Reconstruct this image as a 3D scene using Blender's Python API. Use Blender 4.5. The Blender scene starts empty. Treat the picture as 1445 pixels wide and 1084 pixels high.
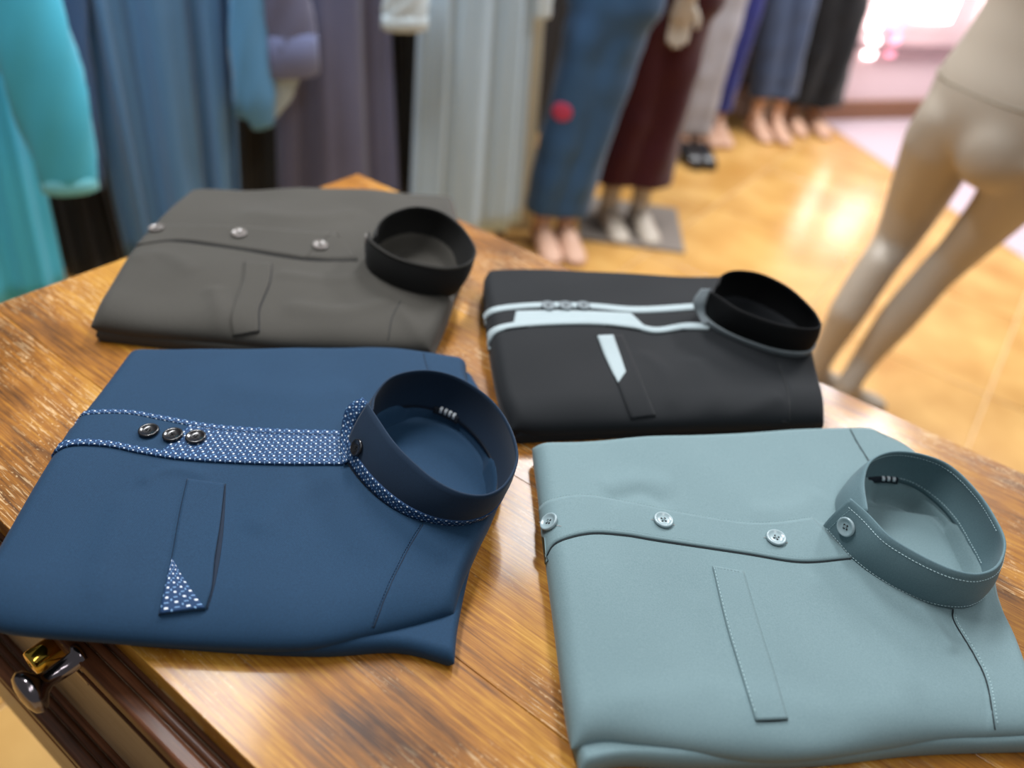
import bpy, bmesh, math, random
import numpy as np
from mathutils import Vector, Matrix
from mathutils.bvhtree import BVHTree

# ------------------------------------------------------------------ camera, world, lights
scene = bpy.context.scene
COL = scene.collection
W, H, F = 1445.0, 1084.0, 1085.0
CAM_Z, TABLE_Z = 1.32, 0.80
nad = np.array([531.0, 1921.0])
_d = np.array([nad[0]-W/2, -(nad[1]-H/2), -F]); _d /= np.linalg.norm(_d)
_up = -_d
_fw = np.array([0, 0, -1.0]); _fh = _fw-_up*(_fw@_up); _fh /= np.linalg.norm(_fh)
ROT = np.stack([np.cross(_fh, _up), _fh, _up])

cd = bpy.data.cameras.new('camera'); cam = bpy.data.objects.new('camera', cd); COL.objects.link(cam)
m4 = np.eye(4); m4[:3, :3] = ROT; m4[2, 3] = CAM_Z
cam.matrix_world = Matrix([list(r) for r in m4])
cd.sensor_fit = 'HORIZONTAL'; cd.sensor_width = 36; cd.lens = 36*F/W
cd.clip_start = 0.02
cd.dof.use_dof = True; cd.dof.focus_distance = 0.635; cd.dof.aperture_fstop = 2.3
scene.camera = cam

world = bpy.data.worlds.new('world'); scene.world = world; world.use_nodes = True
world.node_tree.nodes['Background'].inputs[0].default_value = (0.92, 0.96, 1.0, 1)
world.node_tree.nodes['Background'].inputs[1].default_value = 0.11

def area(name, loc, target, size, power, color=(1, 0.97, 0.92), size_y=None):
    l = bpy.data.lights.new(name, 'AREA'); l.energy = power; l.color = color
    l.shape = 'RECTANGLE'; l.size = size; l.size_y = size_y or size
    o = bpy.data.objects.new(name, l); COL.objects.link(o)
    o.location = loc
    o.rotation_euler = (Vector(target)-Vector(loc)).to_track_quat('-Z', 'Y').to_euler()
    return o
area('ceiling_and_fill_light', (-0.85, 1.35, 2.8), (-0.85, 1.35, 0), 0.35, 45, (0.97, 0.98, 1.0), 1.2)
area('ceiling_and_fill_light', (1.9, 3.3, 2.8), (1.9, 3.3, 0), 0.35, 75, (0.97, 0.98, 1.0), 1.2)
area('ceiling_and_fill_light', (0.75, 0.35, 2.8), (0.75, 0.35, 0), 0.35, 9, (0.97, 0.98, 1.0), 1.2)
area('ceiling_and_fill_light', (0.2, -0.9, 2.8), (0.2, -0.9, 0), 0.35, 7, (0.97, 0.98, 1.0), 1.2)
area('ceiling_and_fill_light', (3.3, 4.0, 2.8), (3.3, 4.0, 0), 0.35, 22, (1.0, 0.95, 0.96), 1.2)  # unseen fill lamp, added to brighten the pink wall of the opposite shop
area('ceiling_and_fill_light', (0.2, 2.6, 2.8), (0.2, 2.6, 0), 0.35, 55, (0.97, 0.98, 1.0), 1.2)

vs = scene.view_settings
vs.view_transform = 'Standard'; vs.look = 'None'; vs.gamma = 1.0; vs.exposure = 0.32
vs.use_curve_mapping = False

# ------------------------------------------------------------------ helpers
def ray(px, py):
    return ROT @ np.array([px-W/2, -(py-H/2), -F])
def P(px, py, z):
    v = ray(px, py); return np.array([0, 0, CAM_Z]) + v*((z-CAM_Z)/v[2])
def PT(px, py, dz=0.0):
    return P(px, py, TABLE_Z+dz)
def link(o, parent=None):
    COL.objects.link(o)
    if parent is not None: o.parent = parent
    return o
def mesh_obj(name, verts, faces, mat, parent=None, smooth=True, uvs=None):
    me = bpy.data.meshes.new(name)
    me.from_pydata([tuple(map(float, v)) for v in verts], [], [tuple(int(i) for i in f) for f in faces])
    if uvs is not None:
        ul = me.uv_layers.new(name='UVMap')
        li = np.zeros(len(me.loops), dtype=np.int32); me.loops.foreach_get('vertex_index', li)
        ul.data.foreach_set('uv', np.asarray(uvs, dtype=np.float32)[li].ravel())
    me.materials.append(mat)
    if smooth: me.polygons.foreach_set('use_smooth', [True]*len(me.polygons))
    me.update()
    return link(bpy.data.objects.new(name, me), parent)
def bm_obj(name, bm, mat, parent=None, smooth=False):
    me = bpy.data.meshes.new(name); bm.normal_update(); bm.to_mesh(me); bm.free()
    me.materials.append(mat)
    if smooth: me.polygons.foreach_set('use_smooth', [True]*len(me.polygons))
    return link(bpy.data.objects.new(name, me), parent)
def thing(name, label, cat, loc=(0, 0, 0), rz=0.0, group=None):
    o = bpy.data.objects.new(name, None); link(o)
    o.location = [float(x) for x in loc]; o.rotation_euler = (0, 0, rz); o.empty_display_size = 0.05
    return tag(o, label, cat, group)
def tag(o, label, cat, group=None):
    o['label'] = label; o['category'] = cat
    if group: o['group'] = group
    return o
def structure(o):
    o['kind'] = 'structure'; return o
def box_bm(bm, x0, x1, y0, y1, z0, z1, bev=0.0, seg=2):
    r = bmesh.ops.create_cube(bm, size=1.0)
    vsb = r['verts']
    for v in vsb:
        v.co = Vector(((x0+x1)/2+v.co.x*(x1-x0), (y0+y1)/2+v.co.y*(y1-y0), (z0+z1)/2+v.co.z*(z1-z0)))
    if bev > 0:
        es = list({e for v in vsb for e in v.link_edges})
        bmesh.ops.bevel(bm, geom=es, offset=bev, segments=seg, affect='EDGES', profile=0.5)
def box(name, dims, mat, parent=None, bev=0.0, seg=2):
    bm = bmesh.new(); box_bm(bm, *dims, bev=bev, seg=seg); return bm_obj(name, bm, mat, parent, bev > 0 and seg > 1 and False)
def catmull(keys, n):
    k = np.asarray(keys, float); t = np.linspace(0, len(k)-1, n); out = []
    for x in t:
        i = min(int(x), len(k)-2); f = x-i
        p1, p2 = k[i], k[i+1]; p0 = k[i-1] if i > 0 else 2*p1-p2; p3 = k[i+2] if i+2 < len(k) else 2*p2-p1
        out.append(0.5*((2*p1)+(p2-p0)*f+(2*p0-5*p1+4*p2-p3)*f*f+(3*p1-p0-3*p2+p3)*f**3))
    return np.array(out)
def resample(keys, n, smooth=True):
    k = np.asarray(keys, float)
    if smooth and len(k) > 2: k = catmull(k, 40*len(k))
    s = np.r_[0, np.cumsum(np.linalg.norm(np.diff(k, axis=0), axis=1))]
    t = np.linspace(0, s[-1], n)
    return np.stack([np.interp(t, s, k[:, j]) for j in range(k.shape[1])], 1)
def loft(name, rings, mat, parent=None, cap=True, uvs=None, closed=True):
    """rings: list of (k,3) arrays"""
    k = len(rings[0]); V = np.concatenate(rings); Fc = []
    for i in range(len(rings)-1):
        for j in range(k if closed else k-1):
            a = i*k+j; b = i*k+(j+1) % k; Fc.append((a, b, b+k, a+k))
    if cap:
        Fc.append(tuple(range(k))[::-1]); o = (len(rings)-1)*k; Fc.append(tuple(o+j for j in range(k)))
    return mesh_obj(name, V, Fc, mat, parent, uvs=uvs)
def tube_rings(path, radii, k=16, up=(0, 0, 1)):
    path = np.asarray(path, float); out = []
    for i in range(len(path)):
        t = path[min(i+1, len(path)-1)]-path[max(i-1, 0)]; t /= np.linalg.norm(t)
        u = np.asarray(up, float); a = np.cross(t, u)
        if np.linalg.norm(a) < 1e-3: a = np.cross(t, [0, 1, 0.0])
        a /= np.linalg.norm(a); b = np.cross(a, t)
        r = radii[i]; ra, rb = (r if hasattr(r, '__len__') else (r, r))
        th = np.arange(k)*2*math.pi/k
        out.append(path[i]+np.outer(np.cos(th)*ra, a)+np.outer(np.sin(th)*rb, b))
    return out
def hx(s):
    s = s.lstrip('#'); c = [int(s[i:i+2], 16)/255 for i in (0, 2, 4)]
    return tuple(x/12.92 if x <= 0.04045 else ((x+0.055)/1.055)**2.4 for x in c)+(1,)

# ------------------------------------------------------------------ materials
def newmat(name):
    m = bpy.data.materials.new(name); m.use_nodes = True
    return m, m.node_tree, m.node_tree.nodes['Principled BSDF']
def N(nt, t, **kw):
    n = nt.nodes.new(t)
    for k, v in kw.items():
        if k.startswith('i_'):
            n.inputs[int(k[2:]) if k[2:].isdigit() else k[2:].replace('_', ' ')].default_value = v
        else: setattr(n, k, v)
    return n
def mth(nt, op, a, b=None, c=None):
    n = nt.nodes.new('ShaderNodeMath'); n.operation = op
    for i, x in enumerate((a, b, c)):
        if x is None: continue
        if hasattr(x, 'is_linked'): nt.links.new(x, n.inputs[i])
        else: n.inputs[i].default_value = x
    return n.outputs[0]
def plain(name, col, rough=0.5, metal=0.0, emis=0.0, spec=0.5, coat=0.0):
    m, nt, b = newmat(name)
    b.inputs['Base Color'].default_value = col; b.inputs['Roughness'].default_value = rough
    b.inputs['Metallic'].default_value = metal; b.inputs['Specular IOR Level'].default_value = spec
    b.inputs['Coat Weight'].default_value = coat
    n = N(nt, 'ShaderNodeTexNoise', i_Scale=40.0, i_Detail=3.0)
    tc = N(nt, 'ShaderNodeTexCoord'); nt.links.new(tc.outputs['Object'], n.inputs['Vector'])
    mr = N(nt, 'ShaderNodeMapRange'); mr.inputs['To Min'].default_value = max(rough-0.05, 0.02); mr.inputs['To Max'].default_value = min(rough+0.05, 1)
    nt.links.new(n.outputs[0], mr.inputs[0]); nt.links.new(mr.outputs[0], b.inputs['Roughness'])
    if emis > 0:
        b.inputs['Emission Color'].default_value = col; b.inputs['Emission Strength'].default_value = emis
    return m
def fabric(name, col, col2=None, rough=0.8, sheen=0.25, weave=2600.0, bump=0.10, mott=0.12):
    m, nt, b = newmat(name); L = nt.links.new
    tc = N(nt, 'ShaderNodeTexCoord')
    col2 = col2 or tuple(c*(1-mott*2) for c in col[:3])+(1,)
    n1 = N(nt, 'ShaderNodeTexNoise', i_Scale=900.0, i_Detail=2.0); L(tc.outputs['Object'], n1.inputs['Vector'])
    n2 = N(nt, 'ShaderNodeTexNoise', i_Scale=9.0, i_Detail=3.0); L(tc.outputs['Object'], n2.inputs['Vector'])
    f = mth(nt, 'ADD', mth(nt, 'MULTIPLY', n1.outputs[0], 0.7), mth(nt, 'MULTIPLY', n2.outputs[0], 0.3))
    r = N(nt, 'ShaderNodeMapRange'); r.inputs['From Min'].default_value = 0.2; r.inputs['From Max'].default_value = 0.8; L(f, r.inputs[0])
    mx = N(nt, 'ShaderNodeMix', data_type='RGBA'); mx.inputs[6].default_value = col2; mx.inputs[7].default_value = col
    L(r.outputs[0], mx.inputs[0]); L(mx.outputs[2], b.inputs['Base Color'])
    b.inputs['Roughness'].default_value = rough; b.inputs['Sheen Weight'].default_value = sheen
    b.inputs['Sheen Roughness'].default_value = 0.45; b.inputs['Specular IOR Level'].default_value = 0.25
    wv = N(nt, 'ShaderNodeTexWave', i_Scale=weave/6.28, wave_type='BANDS', bands_direction='DIAGONAL'); L(tc.outputs['Object'], wv.inputs['Vector'])
    h = mth(nt, 'ADD', mth(nt, 'MULTIPLY', wv.outputs[1], 0.5), n1.outputs[0])
    bp = N(nt, 'ShaderNodeBump', i_Strength=bump, i_Distance=0.0005); L(h, bp.inputs['Height']); L(bp.outputs[0], b.inputs['Normal'])
    return m
def pattern_mat(name, base, dash, dot, cell=0.0084):
    """small woven print: white dots and pale dashes, laid out in the strip's own metres (UV)"""
    m, nt, b = newmat(name); L = nt.links.new
    uv = N(nt, 'ShaderNodeUVMap', uv_map='UVMap'); sx = N(nt, 'ShaderNodeSeparateXYZ'); L(uv.outputs[0], sx.inputs[0])
    X = mth(nt, 'DIVIDE', sx.outputs[0], cell); Y = mth(nt, 'DIVIDE', sx.outputs[1], cell)
    fx = mth(nt, 'FRACT', X); fy = mth(nt, 'FRACT', Y)
    def rect(cx, cy, hw, hh):
        return mth(nt, 'MULTIPLY', mth(nt, 'LESS_THAN', mth(nt, 'ABSOLUTE', mth(nt, 'SUBTRACT', fx, cx)), hw),
                   mth(nt, 'LESS_THAN', mth(nt, 'ABSOLUTE', mth(nt, 'SUBTRACT', fy, cy)), hh))
    dots = mth(nt, 'MAXIMUM', rect(0.25, 0.25, 0.088, 0.088), rect(0.75, 0.75, 0.088, 0.088))
    da = mth(nt, 'MAXIMUM', rect(0.75, 0.25, 0.045, 0.115), rect(0.25, 0.75, 0.045, 0.115))
    da = mth(nt, 'MAXIMUM', da, mth(nt, 'MAXIMUM', rect(0.5, 0.5, 0.105, 0.042), mth(nt, 'MAXIMUM', rect(0.0, 0.02, 0.105, 0.042), rect(1.0, 0.02, 0.105, 0.042))))
    m1 = N(nt, 'ShaderNodeMix', data_type='RGBA'); m1.inputs[6].default_value = base; m1.inputs[7].default_value = dash; L(da, m1.inputs[0])
    m2 = N(nt, 'ShaderNodeMix', data_type='RGBA'); m2.inputs[7].default_value = dot; L(m1.outputs[2], m2.inputs[6]); L(dots, m2.inputs[0])
    L(m2.outputs[2], b.inputs['Base Color']); b.inputs['Roughness'].default_value = 0.7; b.inputs['Specular IOR Level'].default_value = 0.3
    return m
def wood(name, cols, scale=1.0, rough=0.42, scratch=True, coat=0.25, grain=1.0):
    m, nt, b = newmat(name); L = nt.links.new
    tc = N(nt, 'ShaderNodeTexCoord'); oi = N(nt, 'ShaderNodeObjectInfo')
    add = N(nt, 'ShaderNodeVectorMath', operation='ADD'); L(tc.outputs['Object'], add.inputs[0])
    off = N(nt, 'ShaderNodeCombineXYZ'); L(mth(nt, 'MULTIPLY', oi.outputs['Random'], 7.0), off.inputs[0]); L(mth(nt, 'MULTIPLY', oi.outputs['Random'], 3.0), off.inputs[2]); L(off.outputs[0], add.inputs[1])
    def mapped(sx, sy, sz):
        mp = N(nt, 'ShaderNodeMapping'); mp.inputs['Scale'].default_value = (sx*scale, sy*scale, sz*scale); L(add.outputs[0], mp.inputs['Vector']); return mp.outputs[0]
    fine = N(nt, 'ShaderNodeTexNoise', i_Scale=1.0, i_Detail=5.0, i_Roughness=0.65); L(mapped(16, 420*grain, 60), fine.inputs['Vector'])
    big = N(nt, 'ShaderNodeTexNoise', i_Scale=1.0, i_Detail=4.0, i_Distortion=0.8); L(mapped(3.0, 22, 8), big.inputs['Vector'])
    blot = N(nt, 'ShaderNodeTexNoise', i_Scale=1.0, i_Detail=5.0, i_Roughness=0.6); L(mapped(5.5, 8.5, 9), blot.inputs['Vector'])
    f = mth(nt, 'ADD', mth(nt, 'MULTIPLY', fine.outputs[0], 0.36), mth(nt, 'ADD', mth(nt, 'MULTIPLY', big.outputs[0], 0.22), mth(nt, 'MULTIPLY', blot.outputs[0], 0.42)))
    cr = N(nt, 'ShaderNodeValToRGB'); L(f, cr.inputs[0]); e = cr.color_ramp.elements
    pos = np.linspace(0.37, 0.62, len(cols))
    e[0].position = pos[0]; e[0].color = cols[0]; e[1].position = pos[-1]; e[1].color = cols[-1]
    for p, c in zip(pos[1:-1], cols[1:-1]):
        q = e.new(p); q.color = c
    out = cr.outputs[0]
    if scratch:
        s1 = N(nt, 'ShaderNodeTexNoise', i_Scale=1.0, i_Detail=2.0); L(mapped(40, 640, 60), s1.inputs['Vector'])
        s2 = N(nt, 'ShaderNodeTexNoise', i_Scale=1.0, i_Detail=3.0); L(mapped(9, 12, 9), s2.inputs['Vector'])
        a1 = N(nt, 'ShaderNodeMapRange'); a1.inputs['From Min'].default_value = 0.58; a1.inputs['From Max'].default_value = 0.66; L(s1.outputs[0], a1.inputs[0])
        a2 = N(nt, 'ShaderNodeMapRange'); a2.inputs['From Min'].default_value = 0.45; a2.inputs['From Max'].default_value = 0.62; L(s2.outputs[0], a2.inputs[0])
        s3 = N(nt, 'ShaderNodeTexNoise', i_Scale=1.0, i_Detail=4.0); L(mapped(240, 420, 100), s3.inputs['Vector'])
        a3 = N(nt, 'ShaderNodeMapRange'); a3.inputs['From Min'].default_value = 0.62; a3.inputs['From Max'].default_value = 0.68; L(s3.outputs[0], a3.inputs[0])
        k = mth(nt, 'MULTIPLY', mth(nt, 'MINIMUM', mth(nt, 'ADD', mth(nt, 'MULTIPLY', a1.outputs[0], a2.outputs[0]), mth(nt, 'MULTIPLY', a3.outputs[0], a2.outputs[0])), 1.0), 0.62)
        mx = N(nt, 'ShaderNodeMix', data_type='RGBA'); mx.inputs[7].default_value = hx('e6c99a'); L(out, mx.inputs[6]); L(k, mx.inputs[0]); out = mx.outputs[2]
    L(out, b.inputs['Base Color'])
    rr = N(nt, 'ShaderNodeMapRange'); rr.inputs['From Min'].default_value = 0.35; rr.inputs['From Max'].default_value = 0.65
    rr.inputs['To Min'].default_value = rough-0.08; rr.inputs['To Max'].default_value = rough+0.16; L(blot.outputs[0], rr.inputs[0]); L(rr.outputs[0], b.inputs['Roughness'])
    bp = N(nt, 'ShaderNodeBump', i_Strength=0.25, i_Distance=0.0006); L(fine.outputs[0], bp.inputs['Height']); L(bp.outputs[0], b.inputs['Normal'])
    b.inputs['Coat Weight'].default_value = coat; b.inputs['Coat Roughness'].default_value = 0.13; b.inputs['Specular IOR Level'].default_value = 0.3
    return m

M = {}
M['navy'] = fabric('navy_twill', hx('1f405d'), hx('153048'), sheen=0.05)
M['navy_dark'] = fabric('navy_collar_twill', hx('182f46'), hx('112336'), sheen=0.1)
M['teal'] = fabric('grey_teal_twill', hx('7b9296'), hx('657d82'), sheen=0.1)
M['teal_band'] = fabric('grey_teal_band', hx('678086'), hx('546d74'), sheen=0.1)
M['black'] = fabric('black_twill', hx('161a1e'), hx('0e1114'), sheen=0.08)
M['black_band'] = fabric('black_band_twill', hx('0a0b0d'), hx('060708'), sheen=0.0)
M['brown'] = fabric('olive_grey_twill', hx('494640'), hx('373530'), sheen=0.1)
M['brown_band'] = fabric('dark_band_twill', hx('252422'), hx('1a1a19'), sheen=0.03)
M['print'] = pattern_mat('dotted_trim_print', hx('1a3a60'), hx('7aa2cb'), hx('dfe8f0'))
M['trim'] = fabric('pale_grey_trim', hx('a9b7ba'), hx('98a6aa'), sheen=0.1)
M['trim_dark'] = fabric('mid_grey_trim', hx('868f93'), hx('767f83'), sheen=0.1)
M['thread_navy'] = plain('navy_thread', hx('14304c'), 0.8)
M['thread_teal'] = plain('pale_teal_thread', hx('a4bec2'), 0.8)
M['seam_dark'] = plain('seam_shade_line', hx('20282c'), 0.9)  # near-black lines that paint the shade along seams and cloth edges
M['seam_navy'] = plain('navy_seam_and_shade', hx('0e2034'), 0.9)
M['white_thread'] = plain('white_thread', hx('d8dedf'), 0.8)
M['btn_black'] = plain('black_horn_button', hx('1b1a1c'), 0.22, spec=0.7)
M['btn_teal'] = plain('grey_teal_button', hx('93a7ac'), 0.25, spec=0.6)
M['btn_brown'] = plain('pearl_grey_button', hx('766f6a'), 0.25, spec=0.6)
M['btn_hole'] = plain('button_hole_shade', hx('1a1c1e'), 0.8)
M['label'] = plain('woven_label_navy', hx('131c28'), 0.8)
M['label_white'] = plain('woven_label_white', hx('dfe6ea'), 0.8)
M['wood'] = wood('varnished_table_wood', [hx('42250a'), hx('6f4412'), hx('955e19'), hx('b07a25'), hx('c6943c')])
M['wood_dark'] = wood('brown_edge_wood', [hx('341c0e'), hx('5a331b'), hx('7d4b2b')], 1.0, 0.5, False, 0.1)
M['wood_face'] = wood('worn_taupe_wood', [hx('5a4a3b'), hx('7f6c57'), hx('937f68'), hx('9d8a72')], 0.6, 0.4, False, 0.2, 0.4)
M['chrome'] = plain('dark_chrome', hx('8d8488'), 0.16, 1.0)
M['brass'] = plain('polished_brass', hx('d9b24a'), 0.16, 1.0)
M['mann'] = plain('mannequin_beige', hx('b0a596'), 0.42, spec=0.4)
M['mann_pink'] = plain('mannequin_skin', hx('c99f86'), 0.45, spec=0.4)
M['mann_line'] = plain('mannequin_joint', hx('8d8372'), 0.6)
M['denim'] = fabric('blue_denim', hx('3d648e'), hx('233f5e'), mott=0.2, weave=900)
M['red_patch'] = plain('red_patch', hx('b83b5a'), 0.8)
M['wall_dark'] = plain('dark_wall_paint', hx('1c1c1e'), 0.7)
M['metal_grey'] = plain('grey_metal', hx('77797c'), 0.35, 0.8)
M['base_grey'] = plain('grey_plate', hx('7d746c'), 0.5)
M['tile'] = None

def tile_mat():
    m, nt, b = newmat('amber_glazed_tile'); L = nt.links.new
    tc = N(nt, 'ShaderNodeTexCoord'); oi = N(nt, 'ShaderNodeObjectInfo')
    add = N(nt, 'ShaderNodeVectorMath', operation='ADD'); L(tc.outputs['Object'], add.inputs[0]); L(oi.outputs['Location'], add.inputs[1])
    n = N(nt, 'ShaderNodeTexNoise', i_Scale=4.0, i_Detail=5.0); L(add.outputs[0], n.inputs['Vector'])
    cr = N(nt, 'ShaderNodeValToRGB'); L(n.outputs[0], cr.inputs[0]); e = cr.color_ramp.elements
    e[0].position = 0.3; e[0].color = hx('b58443'); e[1].position = 0.7; e[1].color = hx('d6aa66')
    L(cr.outputs[0], b.inputs['Base Color']); b.inputs['Roughness'].default_value = 0.22; b.inputs['Specular IOR Level'].default_value = 0.6
    return m
M['tile'] = tile_mat()
M['grout'] = plain('pale_grout', hx('d9b98a'), 0.7)
M['pink_floor'] = plain('pale_pink_floor', hx('cbb9c1'), 0.25)
M['pink_wall'] = plain('pale_pink_panel', hx('ecd0d2'), 0.5)
M['brown_plinth'] = plain('brown_plinth', hx('8a5f45'), 0.5)
M['grey_line'] = plain('mauve_grey_ledge', hx('9a7d80'), 0.5)
M['glow_white'] = plain('lit_white_window', hx('fff4f2'), 0.5, emis=6.0)
M['glow_pink'] = plain('lit_pink_window', hx('ff9fbb'), 0.5, emis=1.6)

def wmesh(name, V, Fc, mat, parent, smooth=True, uvs=None):
    off = np.zeros(3); p = parent
    while p is not None:
        off += np.array(p.location); p = p.parent
    return mesh_obj(name, np.asarray(V)-off, Fc, mat, parent, smooth, uvs)

# ------------------------------------------------------------------ setting
RZ = math.atan2(-0.52387, 0.85180)             # the room's grid follows the table's long side
ex = np.array([math.cos(RZ), math.sin(RZ), 0]); ey = np.array([-math.sin(RZ), math.cos(RZ), 0])
floor = structure(box('floor', (-4.5, 4.5, -4.0, 6.6, -0.06, -0.006), M['grout']))
floor.location = (0.4, 2.2, 0); floor.rotation_euler = (0, 0, RZ)
tm = box('tile', (-0.297, 0.297, -0.297, 0.297, -0.006, 0.0), M['tile'], floor, bev=0.0015, seg=1)
first = True
for i in range(-6, 7):
    for j in range(-5, 8):
        x, y = i*0.6+0.12, j*0.6+0.05
        wp = np.array([0.4, 2.2, 0])+ex*x+ey*y
        if wp[1] < -0.4 or wp[1] > 6.5 or abs(wp[0]) > 3.6: continue
        t = tm if first else link(tm.copy(), floor)
        t.location = (x, y, 0); first = False
# pale pink mall floor beyond the shop's threshold
b0, b1 = P(1195, 195, 0), P(1445, 365, 0)
dv = (b1-b0)/np.linalg.norm(b1-b0); nv = np.array([-dv[1], dv[0], 0])
if nv[0] < 0: nv = -nv
q = [b0-dv*1.0, b1+dv*3.0, b1+dv*3.0+nv*4.0, b0-dv*1.0+nv*4.0]
V = [np.array([p[0], p[1], z]) for z in (0.0005, 0.004) for p in q]
pf = structure(mesh_obj('floor', V, [(3, 2, 1, 0), (4, 5, 6, 7), (0, 1, 5, 4), (1, 2, 6, 5), (2, 3, 7, 6), (3, 0, 4, 7)], M['pink_floor'], smooth=False))
# opposite shop front
w0, w1 = P(1180, 168, 0), P(1310, 165, 0)
wd = (w1-w0)/np.linalg.norm(w1-w0); wang = math.atan2(wd[1], wd[0])
shop = structure(box('wall_back', (-0.18, 4.5, 0.0, 0.12, 0.0, 2.6), M['pink_wall']))
shop.location = (float(w0[0]), float(w0[1]), 0.0); shop.rotation_euler = (0, 0, wang)
box('plinth', (-0.18, 4.5, -0.03, 0.0, 0.004, 0.105), M['brown_plinth'], shop, bev=0.004)
box('ledge', (-0.18, 4.5, -0.05, 0.0, 0.385, 0.42), M['grey_line'], shop, bev=0.006)
def on_shop(px, py):
    nrm = np.array([-wd[1], wd[0], 0]); v = ray(px, py); o = np.array([0, 0, CAM_Z])
    t = ((w0-o)@nrm)/(v@nrm); p = o+v*t-w0
    return float(p@wd), float(p[2])
def window(name, px0, py0, px1, py1, mat):
    x0, z0 = on_shop(px0, py1); x1, z1 = on_shop(px1, py0)
    o = box(name, (min(x0, x1), max(x0, x1), -0.035, 0.0, min(z0, z1), max(z0, z1)), mat, shop, bev=0.01)
    fx0, fx1, fz0, fz1 = min(x0, x1), max(x0, x1), min(z0, z1), max(z0, z1)
    return o
window('lit_window', 1222, -30, 1262, 40, M['glow_white'])
window('lit_window', 1286, -40, 1364, 28, M['glow_white'])
window('lit_window', 1376, -30, 1440, 40, M['glow_white'])
window('pink_display', 1248, 46, 1268, 78, M['glow_pink'])
window('pink_display', 1266, -40, 1282, 40, M['glow_pink'])
window('pink_display', 1216, 52, 1238, 80, M['glow_white'])

# dark wall behind the clothes row
A0 = np.array([-1.25, 1.55, 0]); A1 = np.array([0.02, 2.45, 0])
rowd = (A1-A0)/np.linalg.norm(A1-A0); rown = np.array([-rowd[1], rowd[0], 0])   # rown points away from the camera
wl = structure(box('wall_left', (-2.2, 1.05, 0.0, 0.1, 0.0, 2.6), M['wall_dark']))
wl.location = [float(x) for x in A0+rown*0.42+rowd*0.5]; wl.rotation_euler = (0, 0, math.atan2(rowd[1], rowd[0]))

wd2 = np.array([0.62, 0.785, 0]); wn2 = np.array([-0.785, 0.62, 0])
w2 = structure(box('wall_side', (0.0, 2.9, 0.0, 0.1, 0.0, 2.6), M['wall_dark']))
w2.location = [float(x) for x in np.array([0.08, 2.53, 0])+wn2*0.80+wd2*0.25]; w2.rotation_euler = (0, 0, math.atan2(wd2[1], wd2[0]))

# ------------------------------------------------------------------ table
TA = PT(505, 245)
table = thing('wooden_table', 'worn golden-brown varnished wooden table with drawers, under the folded shirts', 'table', (TA[0], TA[1], 0), RZ)
TL, TD = 1.32, 0.706
cuts = [0.0, 0.19, 0.375, 0.56, TD]
for i in range(4):
    g = 0.00012
    box('plank', (0, TL, -cuts[i+1]+g, -cuts[i]-g, TABLE_Z-0.026, TABLE_Z), M['wood'], table, bev=0.0006, seg=2)
box('carcass', (0.05, TL-0.05, -TD+0.03, -0.05, 0.09, TABLE_Z-0.026), M['wood_dark'], table, bev=0.003)
for lx in (0.08, TL-0.14):
    for ly in (-0.12, -TD+0.05):
        box('foot', (lx, lx+0.06, ly, ly+0.06, 0.0, 0.09), M['wood_dark'], table, bev=0.004)
def table_local(w):
    d = np.asarray(w)-np.array([TA[0], TA[1], 0]); return np.array([d@ex, d@ey, d[2]])
def on_face(px, py, yl):
    o = np.array([0, 0, CAM_Z]); v = ray(px, py); t = (yl-table_local(o)[1])/(v@ey); return table_local(o+v*t)
def lathe_y(prof, cx, cy, cz, k=28):
    """profile (dist along -y, radius) round an axis along local -y"""
    th = np.arange(k)*2*math.pi/k
    return [np.stack([cx+r*np.cos(th), np.full(k, cy-d), cz+r*np.sin(th)], 1) for d, r in prof]
def drawer(x0, x1, ztop, hgt, yface, knob_at=None, lock_at=None):
    th = 0.026
    bm = bmesh.new()
    box_bm(bm, x0, x1, yface, yface+th, ztop-hgt, ztop, 0.002)
    d = bm_obj('drawer', bm, M['wood_face'], table)
    bm = bmesh.new(); box_bm(bm, x0+0.02, x1-0.02, yface+th, -TD+0.06, ztop-hgt+0.02, ztop-0.03, 0.0)
    bm_obj('drawer_box', bm, M['wood_dark'], d)
    # stepped moulding on the top edge
    for (ya, yb, zz) in ((0.026, 0.017, 0.006), (0.016, 0.009, 0.0045), (0.0085, -0.004, 0.003)):
        box('moulding', (x0-0.002, x1+0.004, yface+yb, yface+ya, ztop-0.014, ztop+zz), M['wood_dark'], d, bev=0.0028, seg=3)
    box('bead', (x0, x1, yface-0.003, yface+0.002, ztop-0.034, ztop-0.030), M['wood_dark'], d, bev=0.001)
    if knob_at is not None:
        c = on_face(*knob_at, yface); cx, cz = c[0], c[2]
        kn = loft('knob', lathe_y([(-0.002, 0.011), (0.002, 0.011), (0.004, 0.0075), (0.025, 0.0065), (0.029, 0.009), (0.034, 0.0165), (0.038, 0.018), (0.042, 0.0155), (0.044, 0.010), (0.045, 0.002)], cx, yface, cz), M['chrome'], d)
        l = on_face(*lock_at, yface)
        loft('lock', lathe_y([(-0.002, 0.0105), (0.022, 0.0105), (0.024, 0.0095), (0.0245, 0.004), (0.022, 0.003)], l[0], yface, l[2]), M['brass'], d)
        box('lock_plate', (l[0]-0.035, l[0]+0.028, yface-0.0015, yface+0.002, l[2]-0.03, l[2]+0.02), M['metal_grey'], d, bev=0.0006)
    return d
M['metal_grey'] = plain('aged_pink_metal', hx('8a7a72'), 0.35, 0.6)
drawer(0.12, 0.603, TABLE_Z-0.036, 0.17, -TD-0.019, (113, 927), (86, 908))
drawer(0.12, 0.603, TABLE_Z-0.222, 0.15, -TD-0.040)
drawer(0.66, 1.15, TABLE_Z-0.036, 0.17, -TD+0.006)
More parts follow.
